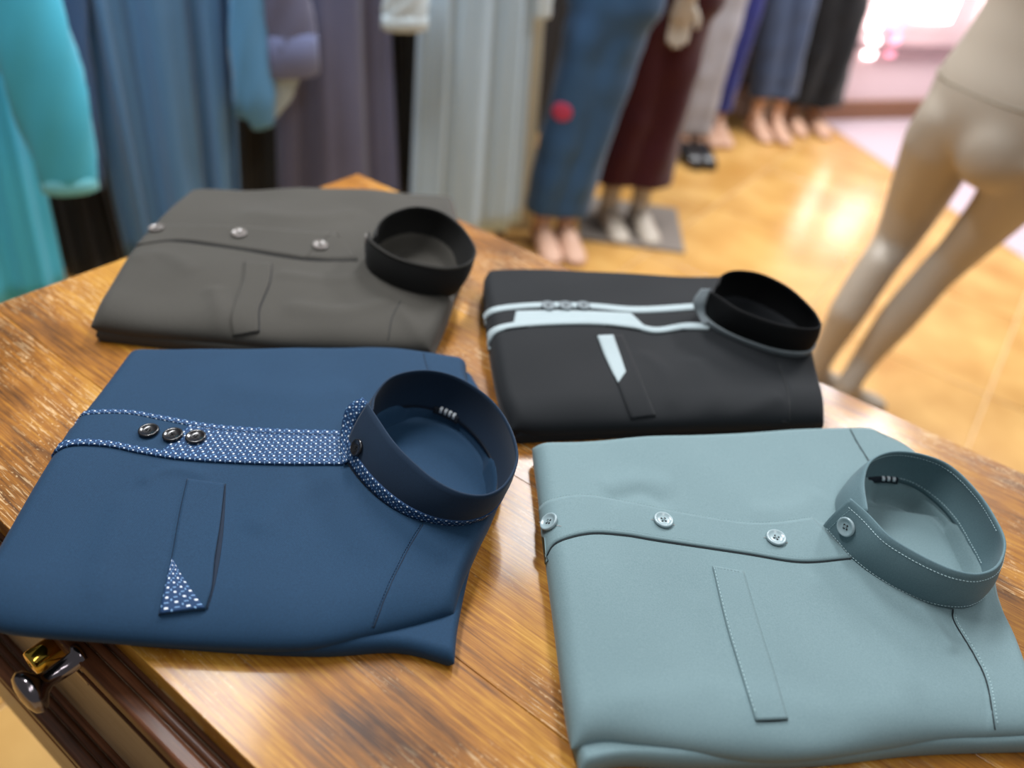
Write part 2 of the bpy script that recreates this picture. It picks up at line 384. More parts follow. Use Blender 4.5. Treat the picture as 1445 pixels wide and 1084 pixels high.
drawer(0.66, 1.15, TABLE_Z-0.222, 0.15, -TD+0.006)

# ------------------------------------------------------------------ shirts
def seg_dist(XY, poly):
    """distance and signed side of points to a polyline, plus end fade"""
    best = np.full(len(XY), 1e9); side = np.zeros(len(XY)); par = np.zeros(len(XY))
    L = np.r_[0, np.cumsum(np.linalg.norm(np.diff(poly, axis=0), axis=1))]
    for i in range(len(poly)-1):
        a, b = poly[i], poly[i+1]; ab = b-a; t = np.clip(((XY-a)@ab)/(ab@ab), 0, 1)
        q = a+t[:, None]*ab; d = np.linalg.norm(XY-q, axis=1)
        s = ab[0]*(XY[:, 1]-a[1])-ab[1]*(XY[:, 0]-a[0])
        m = d < best; best[m] = d[m]; side[m] = np.sign(s[m]); par[m] = (L[i]+t[m]*np.linalg.norm(ab))/L[-1]
    return best, side, par
def inside_poly(XY, poly):
    x, y = XY[:, 0], XY[:, 1]; ins = np.zeros(len(XY), bool); n = len(poly)
    for i in range(n):
        x1, y1 = poly[i]; x2, y2 = poly[(i+1) % n]
        c = ((y1 > y) != (y2 > y)) & (x < (x2-x1)*(y-y1)/((y2-y1) if y2 != y1 else 1e-9)+x1); ins ^= c
    return ins

class Slab:
    """a folded cloth: rounded pillow-like slab over a four-sided outline"""
    def __init__(s, name, near, right, far, left, T, mat, parent, ins=(0.012, 0.012, 0.03, 0.012), z0=0.0, zs=(0.5, 0.5, 0.8, 0.5),
                 wr=(), holes=(), nu=150, nv=130, seed=0, amp=0.0006):
        E = lambda k, f: np.array([PT(p[0], p[1], z0+T*f)[:2] for p in k])
        nb, rb, fb, lb = resample(E(near, zs[0]), 200), resample(E(right, zs[1]), 200), resample(E(far, zs[2]), 200), resample(E(left, zs[3]), 200)
        c00 = (nb[0]+lb[0])/2; c10 = (nb[-1]+rb[0])/2; c01 = (fb[0]+lb[-1])/2; c11 = (fb[-1]+rb[-1])/2
        def fixends(c, a, b):
            t = np.linspace(0, 1, len(c))[:, None]; return c+(a-c[0])*(1-t)+(b-c[-1])*t
        nb = fixends(nb, c00, c10); rb = fixends(rb, c10, c11); fb = fixends(fb, c01, c11); lb = fixends(lb, c00, c01)
        Lu = np.linalg.norm(c10-c00); Lv = np.linalg.norm(c01-c00)
        def axis(n, i0, i1, Ln):
            k = 10; a = np.linspace(0, math.pi/2, k, endpoint=False)
            e0 = i0/Ln; e1 = i1/Ln
            u = np.r_[e0*(1-np.cos(a)), np.linspace(e0, 1-e1, n), 1-e1*(1-np.cos(a[::-1]))]
            w = np.r_[np.sin(a), np.ones(n), np.sin(a[::-1])]
            return u, w
        u, wu = axis(nu, ins[3], ins[1], Lu); v, wv = axis(nv, ins[0], ins[2], Lv)
        def at(c, t): return np.stack([np.interp(t, np.linspace(0, 1, len(c)), c[:, j]) for j in (0, 1)], 1)
        Nn, Ff, Ll, Rr = at(nb, u), at(fb, u), at(lb, v), at(rb, v)
        U, Vv = np.meshgrid(u, v, indexing='ij'); U = U[..., None]; Vv = Vv[..., None]
        XY = (1-Vv)*Nn[:, None]+Vv*Ff[:, None]+(1-U)*Ll[None]+U*Rr[None]-((1-U)*(1-Vv)*c00+U*(1-Vv)*c10+(1-U)*Vv*c01+U*Vv*c11)
        sh = XY.shape[:2]; XYf = XY.reshape(-1, 2); Wt = (wu[:, None]*wv[None, :]).ravel()
        rng = np.random.RandomState(seed); z = np.zeros(len(XYf))
        for _ in range(9):
            k = rng.uniform(18, 70); a = rng.uniform(0, 6.28); z += rng.uniform(0.3, 1)*amp*np.sin(k*(XYf@np.array([math.cos(a), math.sin(a)]))+rng.uniform(0, 6.28))
        for w in wr:
            poly = resample(np.array([PT(p[0], p[1], z0+T)[:2] for p in w[0]]), 24); d, sd, par = seg_dist(XYf, poly)
            kind, am, wd_ = w[1], w[2], w[3]
            fade = np.clip(np.minimum(par, 1-par)*6+0.0, 0, 1); fade = fade*fade*(3-2*fade)
            if kind == 'ridge': z += am*np.exp(-(d/wd_)**2)*fade
            elif kind == 'trench': z -= am*np.exp(-(d/wd_)**2)*fade
            elif kind == 'groove': z += -am*np.exp(-(d/wd_)**2)
            elif kind == 'step': z += am*np.where(sd > 0, 1, -1)*0.5*np.exp(-(d/wd_))*(np.minimum(d/0.0012, 1))
        zt = T*(0.5+0.5*Wt)+z*Wt**2
        for poly, depth, fall in holes:
            d, _, _ = seg_dist(XYf, np.vstack([poly, poly[:1]])); ins_ = inside_poly(XYf, poly)
            k = np.where(ins_, np.clip(d/fall, 0, 1), 0); zt -= depth*k*k*(3-2*k)
        zt = np.maximum(zt, 0.001)
        zb = T*(0.5-0.5*np.minimum(Wt*1.6, 1.0)); zb = np.minimum(zb, zt-0.0004); zb = np.maximum(zb, 0.0003)
        # the two shells share their rim
        rim = np.zeros(sh, bool); rim[0] = rim[-1] = True; rim[:, 0] = rim[:, -1] = True; rimf = rim.ravel()
        zb[rimf] = zt[rimf]
        top = np.column_stack([XYf, TABLE_Z+z0+zt]); bot = np.column_stack([XYf, TABLE_Z+z0+zb])
        n, m_ = sh; idx = np.arange(n*m_).reshape(n, m_); bidx = idx+n*m_; bidx = np.where(rim, idx, bidx)
        q = np.stack([idx[:-1, :-1], idx[1:, :-1], idx[1:, 1:], idx[:-1, 1:]], -1).reshape(-1, 4)
        qb = np.stack([bidx[:-1, 1:], bidx[1:, 1:], bidx[1:, :-1], bidx[:-1, :-1]], -1).reshape(-1, 4)
        allv = np.vstack([top, bot]); Fq = np.vstack([q, qb])
        used = np.unique(Fq); remap = np.full(len(allv), -1); remap[used] = np.arange(len(used))
        s.obj = wmesh(name, allv[used], remap[Fq].tolist(), mat, parent)
        s.bvh = BVHTree.FromPolygons([Vector(v_) for v_ in top], q.tolist())
        s.topz = TABLE_Z+z0+T; s.T = T
    def hit(s, px, py, lift=0.0):
        o = Vector((0, 0, CAM_Z)); d = Vector(ray(px, py)).normalized()
        loc, nrm, i, dist = s.bvh.ray_cast(o, d)
        if loc is None or loc.z < s.topz-s.T*1.2:
            loc, nrm, i, dist = s.bvh.find_nearest(Vector(P(px, py, s.topz-s.T*0.3)))
        if nrm.z < 0: nrm = -nrm
        return np.array(loc)+np.array(nrm)*lift, np.array(nrm)
    def near(s, p, lift=0.0):
        loc, nrm, i, dist = s.bvh.find_nearest(Vector(p))
        if nrm.z < -0.2: nrm = -nrm
        return np.array(loc)+np.array(nrm)*lift

def solid_grid(name, G, Nn, th, mat, parent, round_edge=True):
    """G (n,m,3) surface points, Nn normals; closed thin sheet with rounded rim; UV in metres"""
    n, m = G.shape[:2]
    du = np.r_[0, np.cumsum(np.linalg.norm(np.diff(G[:, m//2], axis=0), axis=1))]
    wdt = np.linalg.norm(np.diff(G, axis=1), axis=2).mean(0); dv_ = np.r_[0, np.cumsum(wdt)]
    uv = np.stack(np.meshgrid(du, dv_, indexing='ij'), -1).reshape(-1, 2)
    top = (G+Nn*th).reshape(-1, 3); bot = (G-Nn*0.0008).reshape(-1, 3)
    idx = np.arange(n*m).reshape(n, m); b = idx+n*m
    Fc = np.stack([idx[:-1, :-1], idx[1:, :-1], idx[1:, 1:], idx[:-1, 1:]], -1).reshape(-1, 4).tolist()
    Fc += np.stack([b[:-1, 1:], b[1:, 1:], b[1:, :-1], b[:-1, :-1]], -1).reshape(-1, 4).tolist()
    ring = list(idx[:, 0])+list(idx[-1, 1:])+list(idx[::-1, -1][1:])+list(idx[0, ::-1][1:-1])
    for i in range(len(ring)):
        a, c = ring[i], ring[(i+1) % len(ring)]; Fc.append((c, a, a+n*m, c+n*m))
    o = wmesh(name, np.vstack([top, bot]), Fc, mat, parent, True, np.vstack([uv, uv]))
    return o
def patch(sl, name, A, B, mat, parent, th=0.0011, n=60, m=10, lift=0.0002, wrap=0, smooth=True):
    a, b = resample(A, n, smooth), resample(B, n, smooth); G = np.zeros((n, m, 3)); Nn = np.zeros((n, m, 3))
    for i in range(n):
        for j in range(m):
            t = j/(m-1); p = a[i]*(1-t)+b[i]*t; G[i, j], Nn[i, j] = sl.hit(p[0], p[1], lift)
    # smooth the normals a little
    for _ in range(2):
        Nn[1:-1] = (Nn[:-2]+Nn[1:-1]*2+Nn[2:])/4
    Nn /= np.linalg.norm(Nn, axis=2, keepdims=True)
    if wrap:
        out = Vector(sl.outward); ow = np.array(out)
        ext = []; extn = []
        for k in range(1, wrap+1):
            row = np.array([sl.near(G[0, j]+ow*0.004+np.array([0, 0, -0.0045*k]), lift) for j in range(m)])
            ext.insert(0, row); extn.insert(0, np.tile(ow, (m, 1)))
        G = np.concatenate([np.array(ext), G]); Nn = np.concatenate([np.array(extn), Nn])
    return solid_grid(name, G, Nn, th, mat, parent)
def ribbon(name, A, B, mat, parent, th=0.0014, n=24, m=6, base=TABLE_Z):
    """free-standing cloth strip; A, B: (px, py, height above table)"""
    a = resample([PT(*p) for p in A], n); b = resample([PT(*p) for p in B], n)
    G = np.array([[a[i]*(1-t)+b[i]*t for t in np.linspace(0, 1, m)] for i in range(n)])
    du = np.gradient(G, axis=0); dv_ = np.gradient(G, axis=1); Nn = np.cross(du, dv_); Nn /= np.linalg.norm(Nn, axis=2, keepdims=True)+1e-12
    if (Nn[..., 2].mean() < 0): Nn = -Nn
    return solid_grid(name, G, Nn, th, mat, parent)
def line_on(sl, name, pts, mat, parent, r=0.0005, n=60, lift=0.0):
    path = np.array([sl.hit(p[0], p[1], lift)[0] for p in resample(pts, n)])
    off = sum((np.array(q.location) for q in (parent,)), np.zeros(3))
    return loft(name, tube_rings(path-off, [r]*n, 6), mat, parent)
def dashes(name, path, nrm, mat, parent, step=0.0028, duty=0.6, wd_=0.00045, th=0.0003):
    s = np.r_[0, np.cumsum(np.linalg.norm(np.diff(path, axis=0), axis=1))]
    V, Fc = [], []
    for t0 in np.arange(0, s[-1]-step, step):
        e = [np.array([np.interp(t, s, path[:, j]) for j in range(3)]) for t in (t0, t0+step*duty)]
        nn = np.array([np.interp(t0, s, nrm[:, j]) for j in range(3)]); d = e[1]-e[0]; d /= np.linalg.norm(d)+1e-12
        sd = np.cross(nn, d); sd /= np.linalg.norm(sd)+1e-12; k = len(V)
        for p in e:
            V += [p-sd*wd_-nn*0.0003, p+sd*wd_-nn*0.0003, p+nn*th]
        Fc += [(k, k+2, k+5, k+3), (k+2, k+1, k+4, k+5), (k, k+1, k+2), (k+5, k+4, k+3)]
    o = wmesh(name, V, Fc, mat, parent, False); o['kind'] = 'stuff'; return o
def stitches(sl, name, pts, mat, parent, lift=0.0005, **kw):
    L = [sl.hit(p[0], p[1], lift) for p in resample(pts, 80)]
    return dashes(name, np.array([l[0] for l in L]), np.array([l[1] for l in L]), mat, parent, **kw)
def button(loc, nrm, r, mat, parent, thread, spin=0.4):
    k = 32; th = np.arange(k)*2*math.pi/k
    prof = [(0.0, 0.75), (0.0, 0.96), (0.10, 1.0), (0.22, 1.0), (0.30, 0.95), (0.32, 0.88), (0.30, 0.78), (0.20, 0.66), (0.17, 0.4), (0.17, 0.02)]
    q = Vector(nrm).to_track_quat('Z', 'Y').to_matrix() @ Matrix.Rotation(spin, 3, 'Z'); Q = np.array(q)
    rings = [(np.stack([np.cos(th)*rr*r, np.sin(th)*rr*r, np.full(k, h*r)], 1))@Q.T+loc for h, rr in prof]
    off = np.array(parent.location)
    b = loft('button', [g-off for g in rings], mat, parent)
    bm = bmesh.new()
    for (dx, dy) in ((.17, .17), (-.17, .17), (.17, -.17), (-.17, -.17)):
        res = bmesh.ops.create_cone(bm, cap_ends=True, segments=10, radius1=0.105*r, radius2=0.105*r, depth=0.03*r)
        for v in res['verts']: v.co += Vector((dx*r, dy*r, 0.185*r))
    M4 = q.to_4x4(); M4.translation = Vector(loc-off); bm.transform(M4); bm_obj('button_hole', bm, M['btn_hole'], b)
    bm = bmesh.new()
    for (a0, a1) in (((-.17, -.17), (.17, .17)), ((-.17, .17), (.17, -.17))):
        d = Vector((a1[0]-a0[0], a1[1]-a0[1], 0)); mid = Vector(((a0[0]+a1[0])/2*r, (a0[1]+a1[1])/2*r, 0.23*r))
        res = bmesh.ops.create_cone(bm, cap_ends=True, segments=6, radius1=0.035*r, radius2=0.035*r, depth=0.42*r)
        rm = d.to_track_quat('Z', 'Y').to_matrix()
        for v in res['verts']: v.co = rm @ v.co + mid
    bm.transform(M4); bm_obj('thread', bm, thread, b)
    return b
def collar(keys, parent, mat, T, zr=0.042, zb=0.0, th=0.0011, bulge=0.003, n=130, m=12, tuck=2):
    """stand-up collar band lofted between a base seam and a rim; keys: (rim px, rim py, base px, base py)"""
    K = np.array(keys, float); R_, B_ = [], []
    for i, k in enumerate(K):
        drop = 0.004 if i >= len(K)-tuck else 0.0
        R_.append(PT(k[0], k[1], T+zr-drop)); B_.append(PT(k[2], k[3], T+zb))
    R3, B3 = catmull(R_, n), catmull(B_, n)
    cen = (R3.mean(0)+B3.mean(0))/2
    B3 = B3+(B3-R3)/np.linalg.norm(B3-R3, axis=1, keepdims=True)*0.004
    G = np.zeros((n, m, 3))
    tan = np.gradient((R3+B3)/2, axis=0); tan /= np.linalg.norm(tan, axis=1, keepdims=True)
    for j in range(m):
        t = j/(m-1); G[:, j] = B3*(1-t)+R3*t
    upv = (R3-B3)/np.linalg.norm(R3-B3, axis=1, keepdims=True); nr = np.cross(tan, upv); nr /= np.linalg.norm(nr, axis=1, keepdims=True)
    if ((nr*((R3+B3)/2-cen)).sum(1).mean() < 0): nr = -nr
    for j in range(m):
        G[:, j] += nr*bulge*math.sin(math.pi*j/(m-1))
    Nn = np.repeat(nr[:, None], m, 1)
    # closed sheet with a rounded rim: outer skin, rim, inner skin
    prof = [(j, 1.0) for j in range(m)]+[(m-1, 0.0, 0.0008)]+[(j, -1.0) for j in range(m-1, -1, -1)]
    rings = []
    for pr in prof:
        g = G[:, pr[0]]+nr*th*pr[1]
        if len(pr) > 2: g = g+upv*pr[2]
        rings.append(g)
    arr = np.stack(rings, 1); k = arr.shape[1]; idx = np.arange(n*k).reshape(n, k); Fc = []
    for i in range(n-1):
        for j in range(k):
            Fc.append((idx[i, j], idx[i+1, j], idx[i+1, (j+1) % k], idx[i, (j+1) % k]))
    Fc.append(tuple(idx[0])); Fc.append(tuple(idx[-1][::-1]))
    o = wmesh('collar_band', arr.reshape(-1, 3), Fc, mat, parent)
    return dict(obj=o, G=G, N=Nn, nr=nr, R=R3, B=B3, up=upv, n=n, m=m, loop=B3[:, :2])
def collar_strip(c, name, i0, i1, f0, f1, mat, parent, th=0.0024, m=5):
    n = i1-i0; G = np.zeros((n, m, 3))
    for j in range(m):
        t = f0+(f1-f0)*j/(m-1); x = t*(c['m']-1); a = int(min(max(x, 0), c['m']-2)); f = x-a
        G[:, j] = c['G'][i0:i1, a]*(1-f)+c['G'][i0:i1, a+1]*f
    return solid_grid(name, G, np.repeat(c['nr'][i0:i1, None], m, 1), th, mat, parent)
def collar_at(c, i, f):
    x = f*(c['m']-1); a = int(min(x, c['m']-2)); t = x-a
    return c['G'][i, a]*(1-t)+c['G'][i, a+1]*t, c['nr'][i]
def preview_loop(keys, T, zb=0.0):
    return catmull([PT(k[2], k[3], T+zb) for k in keys], 60)[:, :2]

# ---- navy shirt -----------------------------------------------------------
T = 0.030
nv_keys = [(519, 570, 489, 637), (532, 590, 497, 656), (557, 626, 520, 685), (588, 657, 550, 711), (619, 681, 582, 728), (655, 697, 618, 737),
           (690, 698, 657, 737), (716, 680, 688, 723), (730, 644, 703, 692), (718, 600, 697, 650), (690, 562, 672, 612), (646, 533, 636, 584),
           (600, 523, 590, 570), (556, 531, 545, 577), (531, 555, 515, 602), (525, 580, 503, 634)]
c = PT(330, 700)
navy = thing('folded_shirt', 'navy blue folded shirt with dotted trim along its placket and three black buttons', 'shirt', (c[0], c[1], TABLE_Z))
lay = Slab('back_layer', [(60, 895), (300, 915), (450, 922), (560, 917), (641, 937)], [(641, 937), (648, 880), (670, 790), (694, 735), (712, 660), (690, 590), (665, 545)],
           [(300, 510), (480, 506), (660, 508)], [(60, 895), (170, 700), (300, 510)], 0.016, M['navy'], navy, ins=(0.008, 0.006, 0.008, 0.008), nu=60, nv=50, seed=3)
nb = Slab('front_body', [(-42, 868), (0, 890), (120, 902), (300, 914), (430, 916), (520, 900), (580, 886), (640, 868)],
          [(640, 868), (655, 820), (678, 765), (697, 725), (712, 680), (705, 630), (690, 590), (662, 548), (658, 510)],
          [(184, 497), (300, 494), (430, 494), (520, 492), (600, 500), (658, 509)],
          [(-42, 868), (-10, 800), (40, 708), (75, 648), (108, 600), (150, 545), (184, 497)],
          T, M['navy'], navy, ins=(0.040, 0.010, 0.012, 0.014), zs=(0.42, 0.5, 0.85, 0.55), seed=1, amp=0.0008,
          wr=[([(596, 740), (575, 775), (548, 830), (526, 888)], 'groove', 0.0016, 0.0012), ([(596, 740), (575, 775), (548, 830), (526, 888)], 'step', 0.0016, 0.02),
              ([(598, 500), (600, 512), (606, 530)], 'groove', 0.0014, 0.0012),
              ([(200, 690), (215, 672), (250, 664), (300, 674)], 'ridge', 0.0016, 0.006),
              ([(350, 760), (430, 690), (490, 670)], 'ridge', 0.002, 0.014), ([(300, 540), (420, 560), (510, 545)], 'ridge', 0.002, 0.02),
              ([(560, 578), (590, 576), (632, 590), (664, 618), (688, 652)], 'trench', 0.016, 0.008), ([(520, 898), (590, 870), (640, 862)], 'groove', 0.003, 0.004), ([(180, 690), (150, 780), (130, 860)], 'ridge', 0.0012, 0.012)],
          holes=[(preview_loop(nv_keys, T), 0.019, 0.013)])
nb.outward = (-0.75, -0.3, -0.55)
nc = collar(nv_keys, navy, M['navy_dark'], T, zr=0.042)
collar_strip(nc, 'dotted_collar_trim', 0, 74, 0.08, 0.31, M['print'], navy, th=0.0022)
placket = patch(nb, 'placket', [(107, 589), (125, 583), (180, 583), (230, 592), (300, 604), (380, 610), (482, 613)], [(73, 641), (100, 628), (150, 630), (200, 640), (260, 648), (370, 655), (486, 656)], M['navy'], navy, th=0.0013, n=80, wrap=3)
for A, B in (([(105, 592), (124, 582), (180, 581), (230, 589), (300, 601), (380, 607), (480, 610)], [(102, 597), (123, 587), (180, 586), (230, 595), (300, 608), (380, 614), (480, 617)]),
             ([(77, 634), (100, 623), (150, 624), (200, 633), (260, 641), (370, 648), (486, 650)], [(73, 643), (100, 630), (150, 631), (200, 641), (260, 650), (370, 656), (487, 657)])):
    patch(nb, 'dotted_piping', A, B, M['print'], navy, th=0.0021, n=120, m=4, wrap=3)
patch(nb, 'dotted_placket_panel', [(268, 601), (300, 605), (380, 611), (481, 614)], [(226, 641), (262, 646), (370, 653), (485, 655)], M['print'], navy, th=0.0019, n=60, m=12)
ribbon('dotted_underlap', [(484, 655, T+0.001), (481, 632, T+0.003), (484, 598, T+0.012), (492, 574, T+0.026), (513, 562, T+0.038)], [(491, 652, T+0.002), (492, 634, T+0.006), (499, 606, T+0.016), (508, 586, T+0.03), (521, 570, T+0.041)], M['print'], navy)
for px, py in ((211, 612), (245, 618), (277, 621)):
    l, nr_ = nb.hit(px, py, 0.0025); button(l, nr_, 0.0088, M['btn_black'], navy, M['btn_black'], 0.2+px)
i = 9; l, nr_ = collar_at(nc, i, 0.42); button(l+nr_*0.002, nr_, 0.0078, M['btn_black'], navy, M['btn_black'])
stitches(nb, 'yoke_stitching', [(593, 741), (572, 776), (545, 831), (523, 888)], M['thread_navy'], navy, wd_=0.0003)
line_on(nb, 'yoke_seam', [(597, 741), (576, 776), (549, 831), (527, 886)], M['seam_navy'], navy, r=0.0006)
line_on(nb, 'yoke_seam', [(598, 499), (600, 510), (607, 532)], M['seam_navy'], navy, r=0.0006)
welt = patch(nb, 'pocket_welt', [(265, 678), (255, 722), (243, 790), (232, 845), (226, 868)], [(317, 685), (311, 740), (303, 790), (299, 830), (290, 861)], M['navy'], navy, th=0.0024, n=50, m=14)
patch(nb, 'dotted_pocket_corner', [(243, 792), (236, 822), (230, 850), (227, 868)], [(245, 794), (258, 817), (274, 840), (290, 860)], M['print'], navy, th=0.0032, n=30, m=12, smooth=False)
line_on(nb, 'pocket_edge', [(265, 677), (255, 722), (243, 790), (232, 845), (225, 869)], M['seam_navy'], navy, r=0.0007, lift=0.0008)
patch(nb, 'pocket_opening_shade', [(318, 683), (312, 735), (304, 790), (300, 830), (292, 860)], [(319, 684), (316, 740), (311, 785), (302, 830), (293, 861)], M['seam_navy'], navy, th=0.0006, n=40, m=4)  # dark strip painting the shadow along the open pocket edge
k = 86
lab = collar_strip(nc, 'neck_label', 92, 100, -0.02, 0.12, M['label'], navy, th=-0.0028)
def label_marks(c, i0, i1, f0, f1, count, parent, par2):
    for q in range(count):
        a = i0+(i1-i0)*q/count; G = np.zeros((2, 3, 3)); nrv = np.zeros((2, 3, 3))
        for ii in range(2):
            x = a+ii*(i1-i0)/count*0.5; ia = int(x); fr = x-ia
            for jj in range(3):
                f = f0+(f1-f0)*jj/2
                p0, n0 = collar_at(c, ia, f); p1, n1 = collar_at(c, ia+1, f); G[ii, jj] = p0*(1-fr)+p1*fr; nrv[ii, jj] = n0
        solid_grid('label_lettering', G, nrv, -0.0036, M['label_white'], parent)
label_marks(nc, 93, 98, 0.04, 0.16, 4, navy, lab)

# ---- grey teal shirt --------------------------------------------------------
T = 0.030
tl_keys = [(1200, 704, 1163, 742), (1226, 727, 1181, 764), (1254, 756, 1204, 789), (1283, 775, 1238, 815), (1317, 793, 1278, 837), (1350, 806, 1319, 852),
           (1382, 810, 1362, 854), (1408, 798, 1388, 836), (1418, 767, 1386, 802), (1405, 733, 1370, 770), (1378, 693, 1348, 733), (1340, 657, 1318, 702),
           (1298, 641, 1282, 680), (1258, 638, 1245, 674), (1229, 651, 1207, 680), (1219, 680, 1182, 705), (1224, 722, 1186, 745)]
c = PT(1080, 850)
teal = thing('folded_shirt', 'grey-teal folded shirt with matching buttons and a plain stitched pocket welt', 'shirt', (c[0], c[1], TABLE_Z))
lay = Slab('back_layer', [(818, 1090), (880, 1078), (980, 1082), (1150, 1078), (1300, 1062), (1475, 1056)], [(1475, 1056), (1450, 960), (1410, 850), (1400, 800), (1372, 740)],
           [(800, 700), (1000, 680), (1372, 740)], [(818, 1090), (800, 980), (800, 700)], 0.016, M['teal'], teal, ins=(0.006, 0.006, 0.008, 0.006), nu=60, nv=50, seed=4)
tb = Slab('front_body', [(806, 1058), (850, 1050), (900, 1055), (960, 1062), (1060, 1074), (1150, 1072), (1250, 1058), (1340, 1046), (1475, 1040)],
          [(1475, 1040), (1455, 985), (1430, 910), (1405, 855), (1398, 815), (1385, 770), (1352, 712), (1300, 655), (1262, 631)],
          [(752, 627), (800, 625), (1000, 614), (1120, 608), (1205, 606), (1218, 610), (1240, 620), (1262, 631)],
          [(806, 1058), (795, 985), (785, 900), (775, 820), (766, 745), (760, 690), (752, 627)],
          T, M['teal'], teal, ins=(0.026, 0.010, 0.012, 0.013), zs=(0.42, 0.5, 0.85, 0.55), seed=7, amp=0.0008,
          wr=[([(1345, 860), (1347, 878), (1375, 925), (1393, 965), (1404, 1030)], 'groove', 0.0016, 0.0012), ([(1345, 860), (1347, 878), (1375, 925), (1393, 965), (1404, 1030)], 'step', 0.002, 0.02),
              ([(1200, 607), (1210, 625), (1226, 652)], 'groove', 0.0016, 0.0012),
              ([(1290, 850), (1320, 885), (1350, 925)], 'ridge', 0.0022, 0.006), ([(1130, 800), (1200, 860), (1260, 930), (1300, 1000)], 'ridge', 0.0020, 0.012),
              ([(1232, 682), (1262, 681), (1296, 692), (1322, 713), (1345, 742)], 'trench', 0.016, 0.008), ([(870, 705), (905, 698), (930, 708)], 'groove', 0.0018, 0.008), ([(840, 690), (900, 680), (960, 690)], 'ridge', 0.0018, 0.012),
              ([(980, 830), (985, 920), (1000, 990)], 'ridge', 0.0009, 0.008), ([(1160, 690), (1120, 720), (1050, 725)], 'ridge', 0.0015, 0.012), ([(840, 985), (1000, 980), (1200, 1000)], 'ridge', 0.0012, 0.012)],
          holes=[(preview_loop(tl_keys, T), 0.019, 0.013)])
tb.outward = (-0.85, -0.1, -0.5)
tc_ = collar(tl_keys, teal, M['teal_band'], T, zr=0.040)
patch(tb, 'placket', [(763, 716), (778, 706), (820, 699), (870, 706), (960, 724), (1040, 737), (1090, 738), (1145, 731)], [(769, 790), (785, 766), (830, 753), (880, 755), (930, 763), (1050, 781), (1130, 793), (1203, 788)], M['teal'], teal, th=0.0013, n=90, m=14, wrap=3)
patch(tb, 'placket_end', [(1143, 731), (1168, 742), (1185, 755)], [(1199, 788), (1202, 788), (1204, 787)], M['teal'], teal, th=0.0012, n=16, m=8)
line_on(tb, 'placket_edge', [(769, 791), (785, 767), (830, 754), (880, 756), (930, 764), (1050, 782), (1130, 794), (1200, 789)], M['seam_dark'], teal, r=0.0008, n=90)
stitches(tb, 'placket_stitching', [(766, 712), (780, 705), (820, 699), (870, 706), (960, 724), (1040, 737), (1090, 738), (1143, 731)], M['thread_teal'], teal, lift=0.0014)
stitches(tb, 'placket_stitching', [(788, 761), (830, 748), (880, 750), (930, 758), (1050, 776), (1130, 788), (1196, 784)], M['thread_teal'], teal, lift=0.0014)
for px, py in ((777, 739), (935, 737), (1094, 762)):
    l, nr_ = tb.hit(px, py, 0.0018); bt = button(l, nr_, 0.0086, M['btn_teal'], teal, M['btn_teal'], px)
    stitches(tb, 'buttonhole', [(px-17, py-2), (px-8, py-1)], M['white_thread'], teal, lift=0.002, step=0.0012, duty=0.9)
    stitches(tb, 'buttonhole', [(px+9, py+4), (px+17, py+6)], M['white_thread'], teal, lift=0.002, step=0.0012, duty=0.9)
l, nr_ = collar_at(tc_, 7, 0.54); button(l+nr_*0.0016, nr_, 0.0086, M['btn_teal'], teal, M['btn_teal'])
for f in (0.14, 0.86):
    pts = [collar_at(tc_, i, f) for i in range(2, 74)]
    dashes('collar_stitching', np.array([p[0]+p[1]*0.0013 for p in pts]), np.array([p[1] for p in pts]), M['thread_teal'], teal, wd_=0.0003)
pts = [collar_at(tc_, i, 0.88) for i in range(70, 128)]
dashes('collar_stitching', np.array([p[0]-p[1]*0.0013 for p in pts]), np.array([-p[1] for p in pts]), M['thread_teal'], teal, wd_=0.0003)
pts = [collar_at(tc_, i, 0.12) for i in range(66, 120)]
dashes('collar_stitching', np.array([p[0]-p[1]*0.0013 for p in pts]), np.array([-p[1] for p in pts]), M['thread_teal'], teal, wd_=0.0003)
pts = [collar_at(tc_, 3, f) for f in np.linspace(0.12, 0.88, 12)]
dashes('collar_stitching', np.array([p[0]+p[1]*0.0013 for p in pts]), np.array([p[1] for p in pts]), M['thread_teal'], teal, wd_=0.0003)
collar_strip(tc_, 'neck_label', 100, 110, -0.02, 0.13, M['label'], teal, th=-0.0028)
label_marks(tc_, 101, 106, 0.05, 0.14, 3, teal, None)
patch(tb, 'pocket_welt', [(1005, 800), (1024, 880), (1045, 950), (1066, 1018)], [(1049, 808), (1070, 880), (1092, 950), (1111, 1016)], M['teal'], teal, th=0.0018, n=50, m=10)
stitches(tb, 'pocket_stitching', [(1007, 803), (1026, 880), (1047, 950), (1066, 1012)], M['thread_teal'], teal, lift=0.0021, step=0.0034, wd_=0.0005)
stitches(tb, 'pocket_stitching', [(1006, 803), (1047, 810)], M['thread_teal'], teal, lift=0.0021)
line_on(tb, 'pocket_edge', [(1066, 1018), (1090, 1018), (1111, 1016)], M['seam_dark'], teal, r=0.0006, n=20)
line_on(tb, 'pocket_edge', [(1049, 808), (1070, 880), (1083, 920)], M['seam_dark'], teal, r=0.0004, n=30)
line_on(tb, 'pocket_edge', [(1005, 800), (1026, 803), (1049, 808)], M['seam_dark'], teal, r=0.0004, n=20)
line_on(tb, 'yoke_seam', [(1345, 860), (1347, 878), (1375, 925), (1393, 965), (1404, 1030)], M['seam_dark'], teal, r=0.0006)
stitches(tb, 'yoke_stitching', [(1349, 868), (1352, 880), (1380, 925), (1398, 965), (1408, 1025)], M['thread_teal'], teal)
line_on(tb, 'yoke_seam', [(1200, 606), (1210, 625), (1227, 652)], M['seam_dark'], teal, r=0.0006)

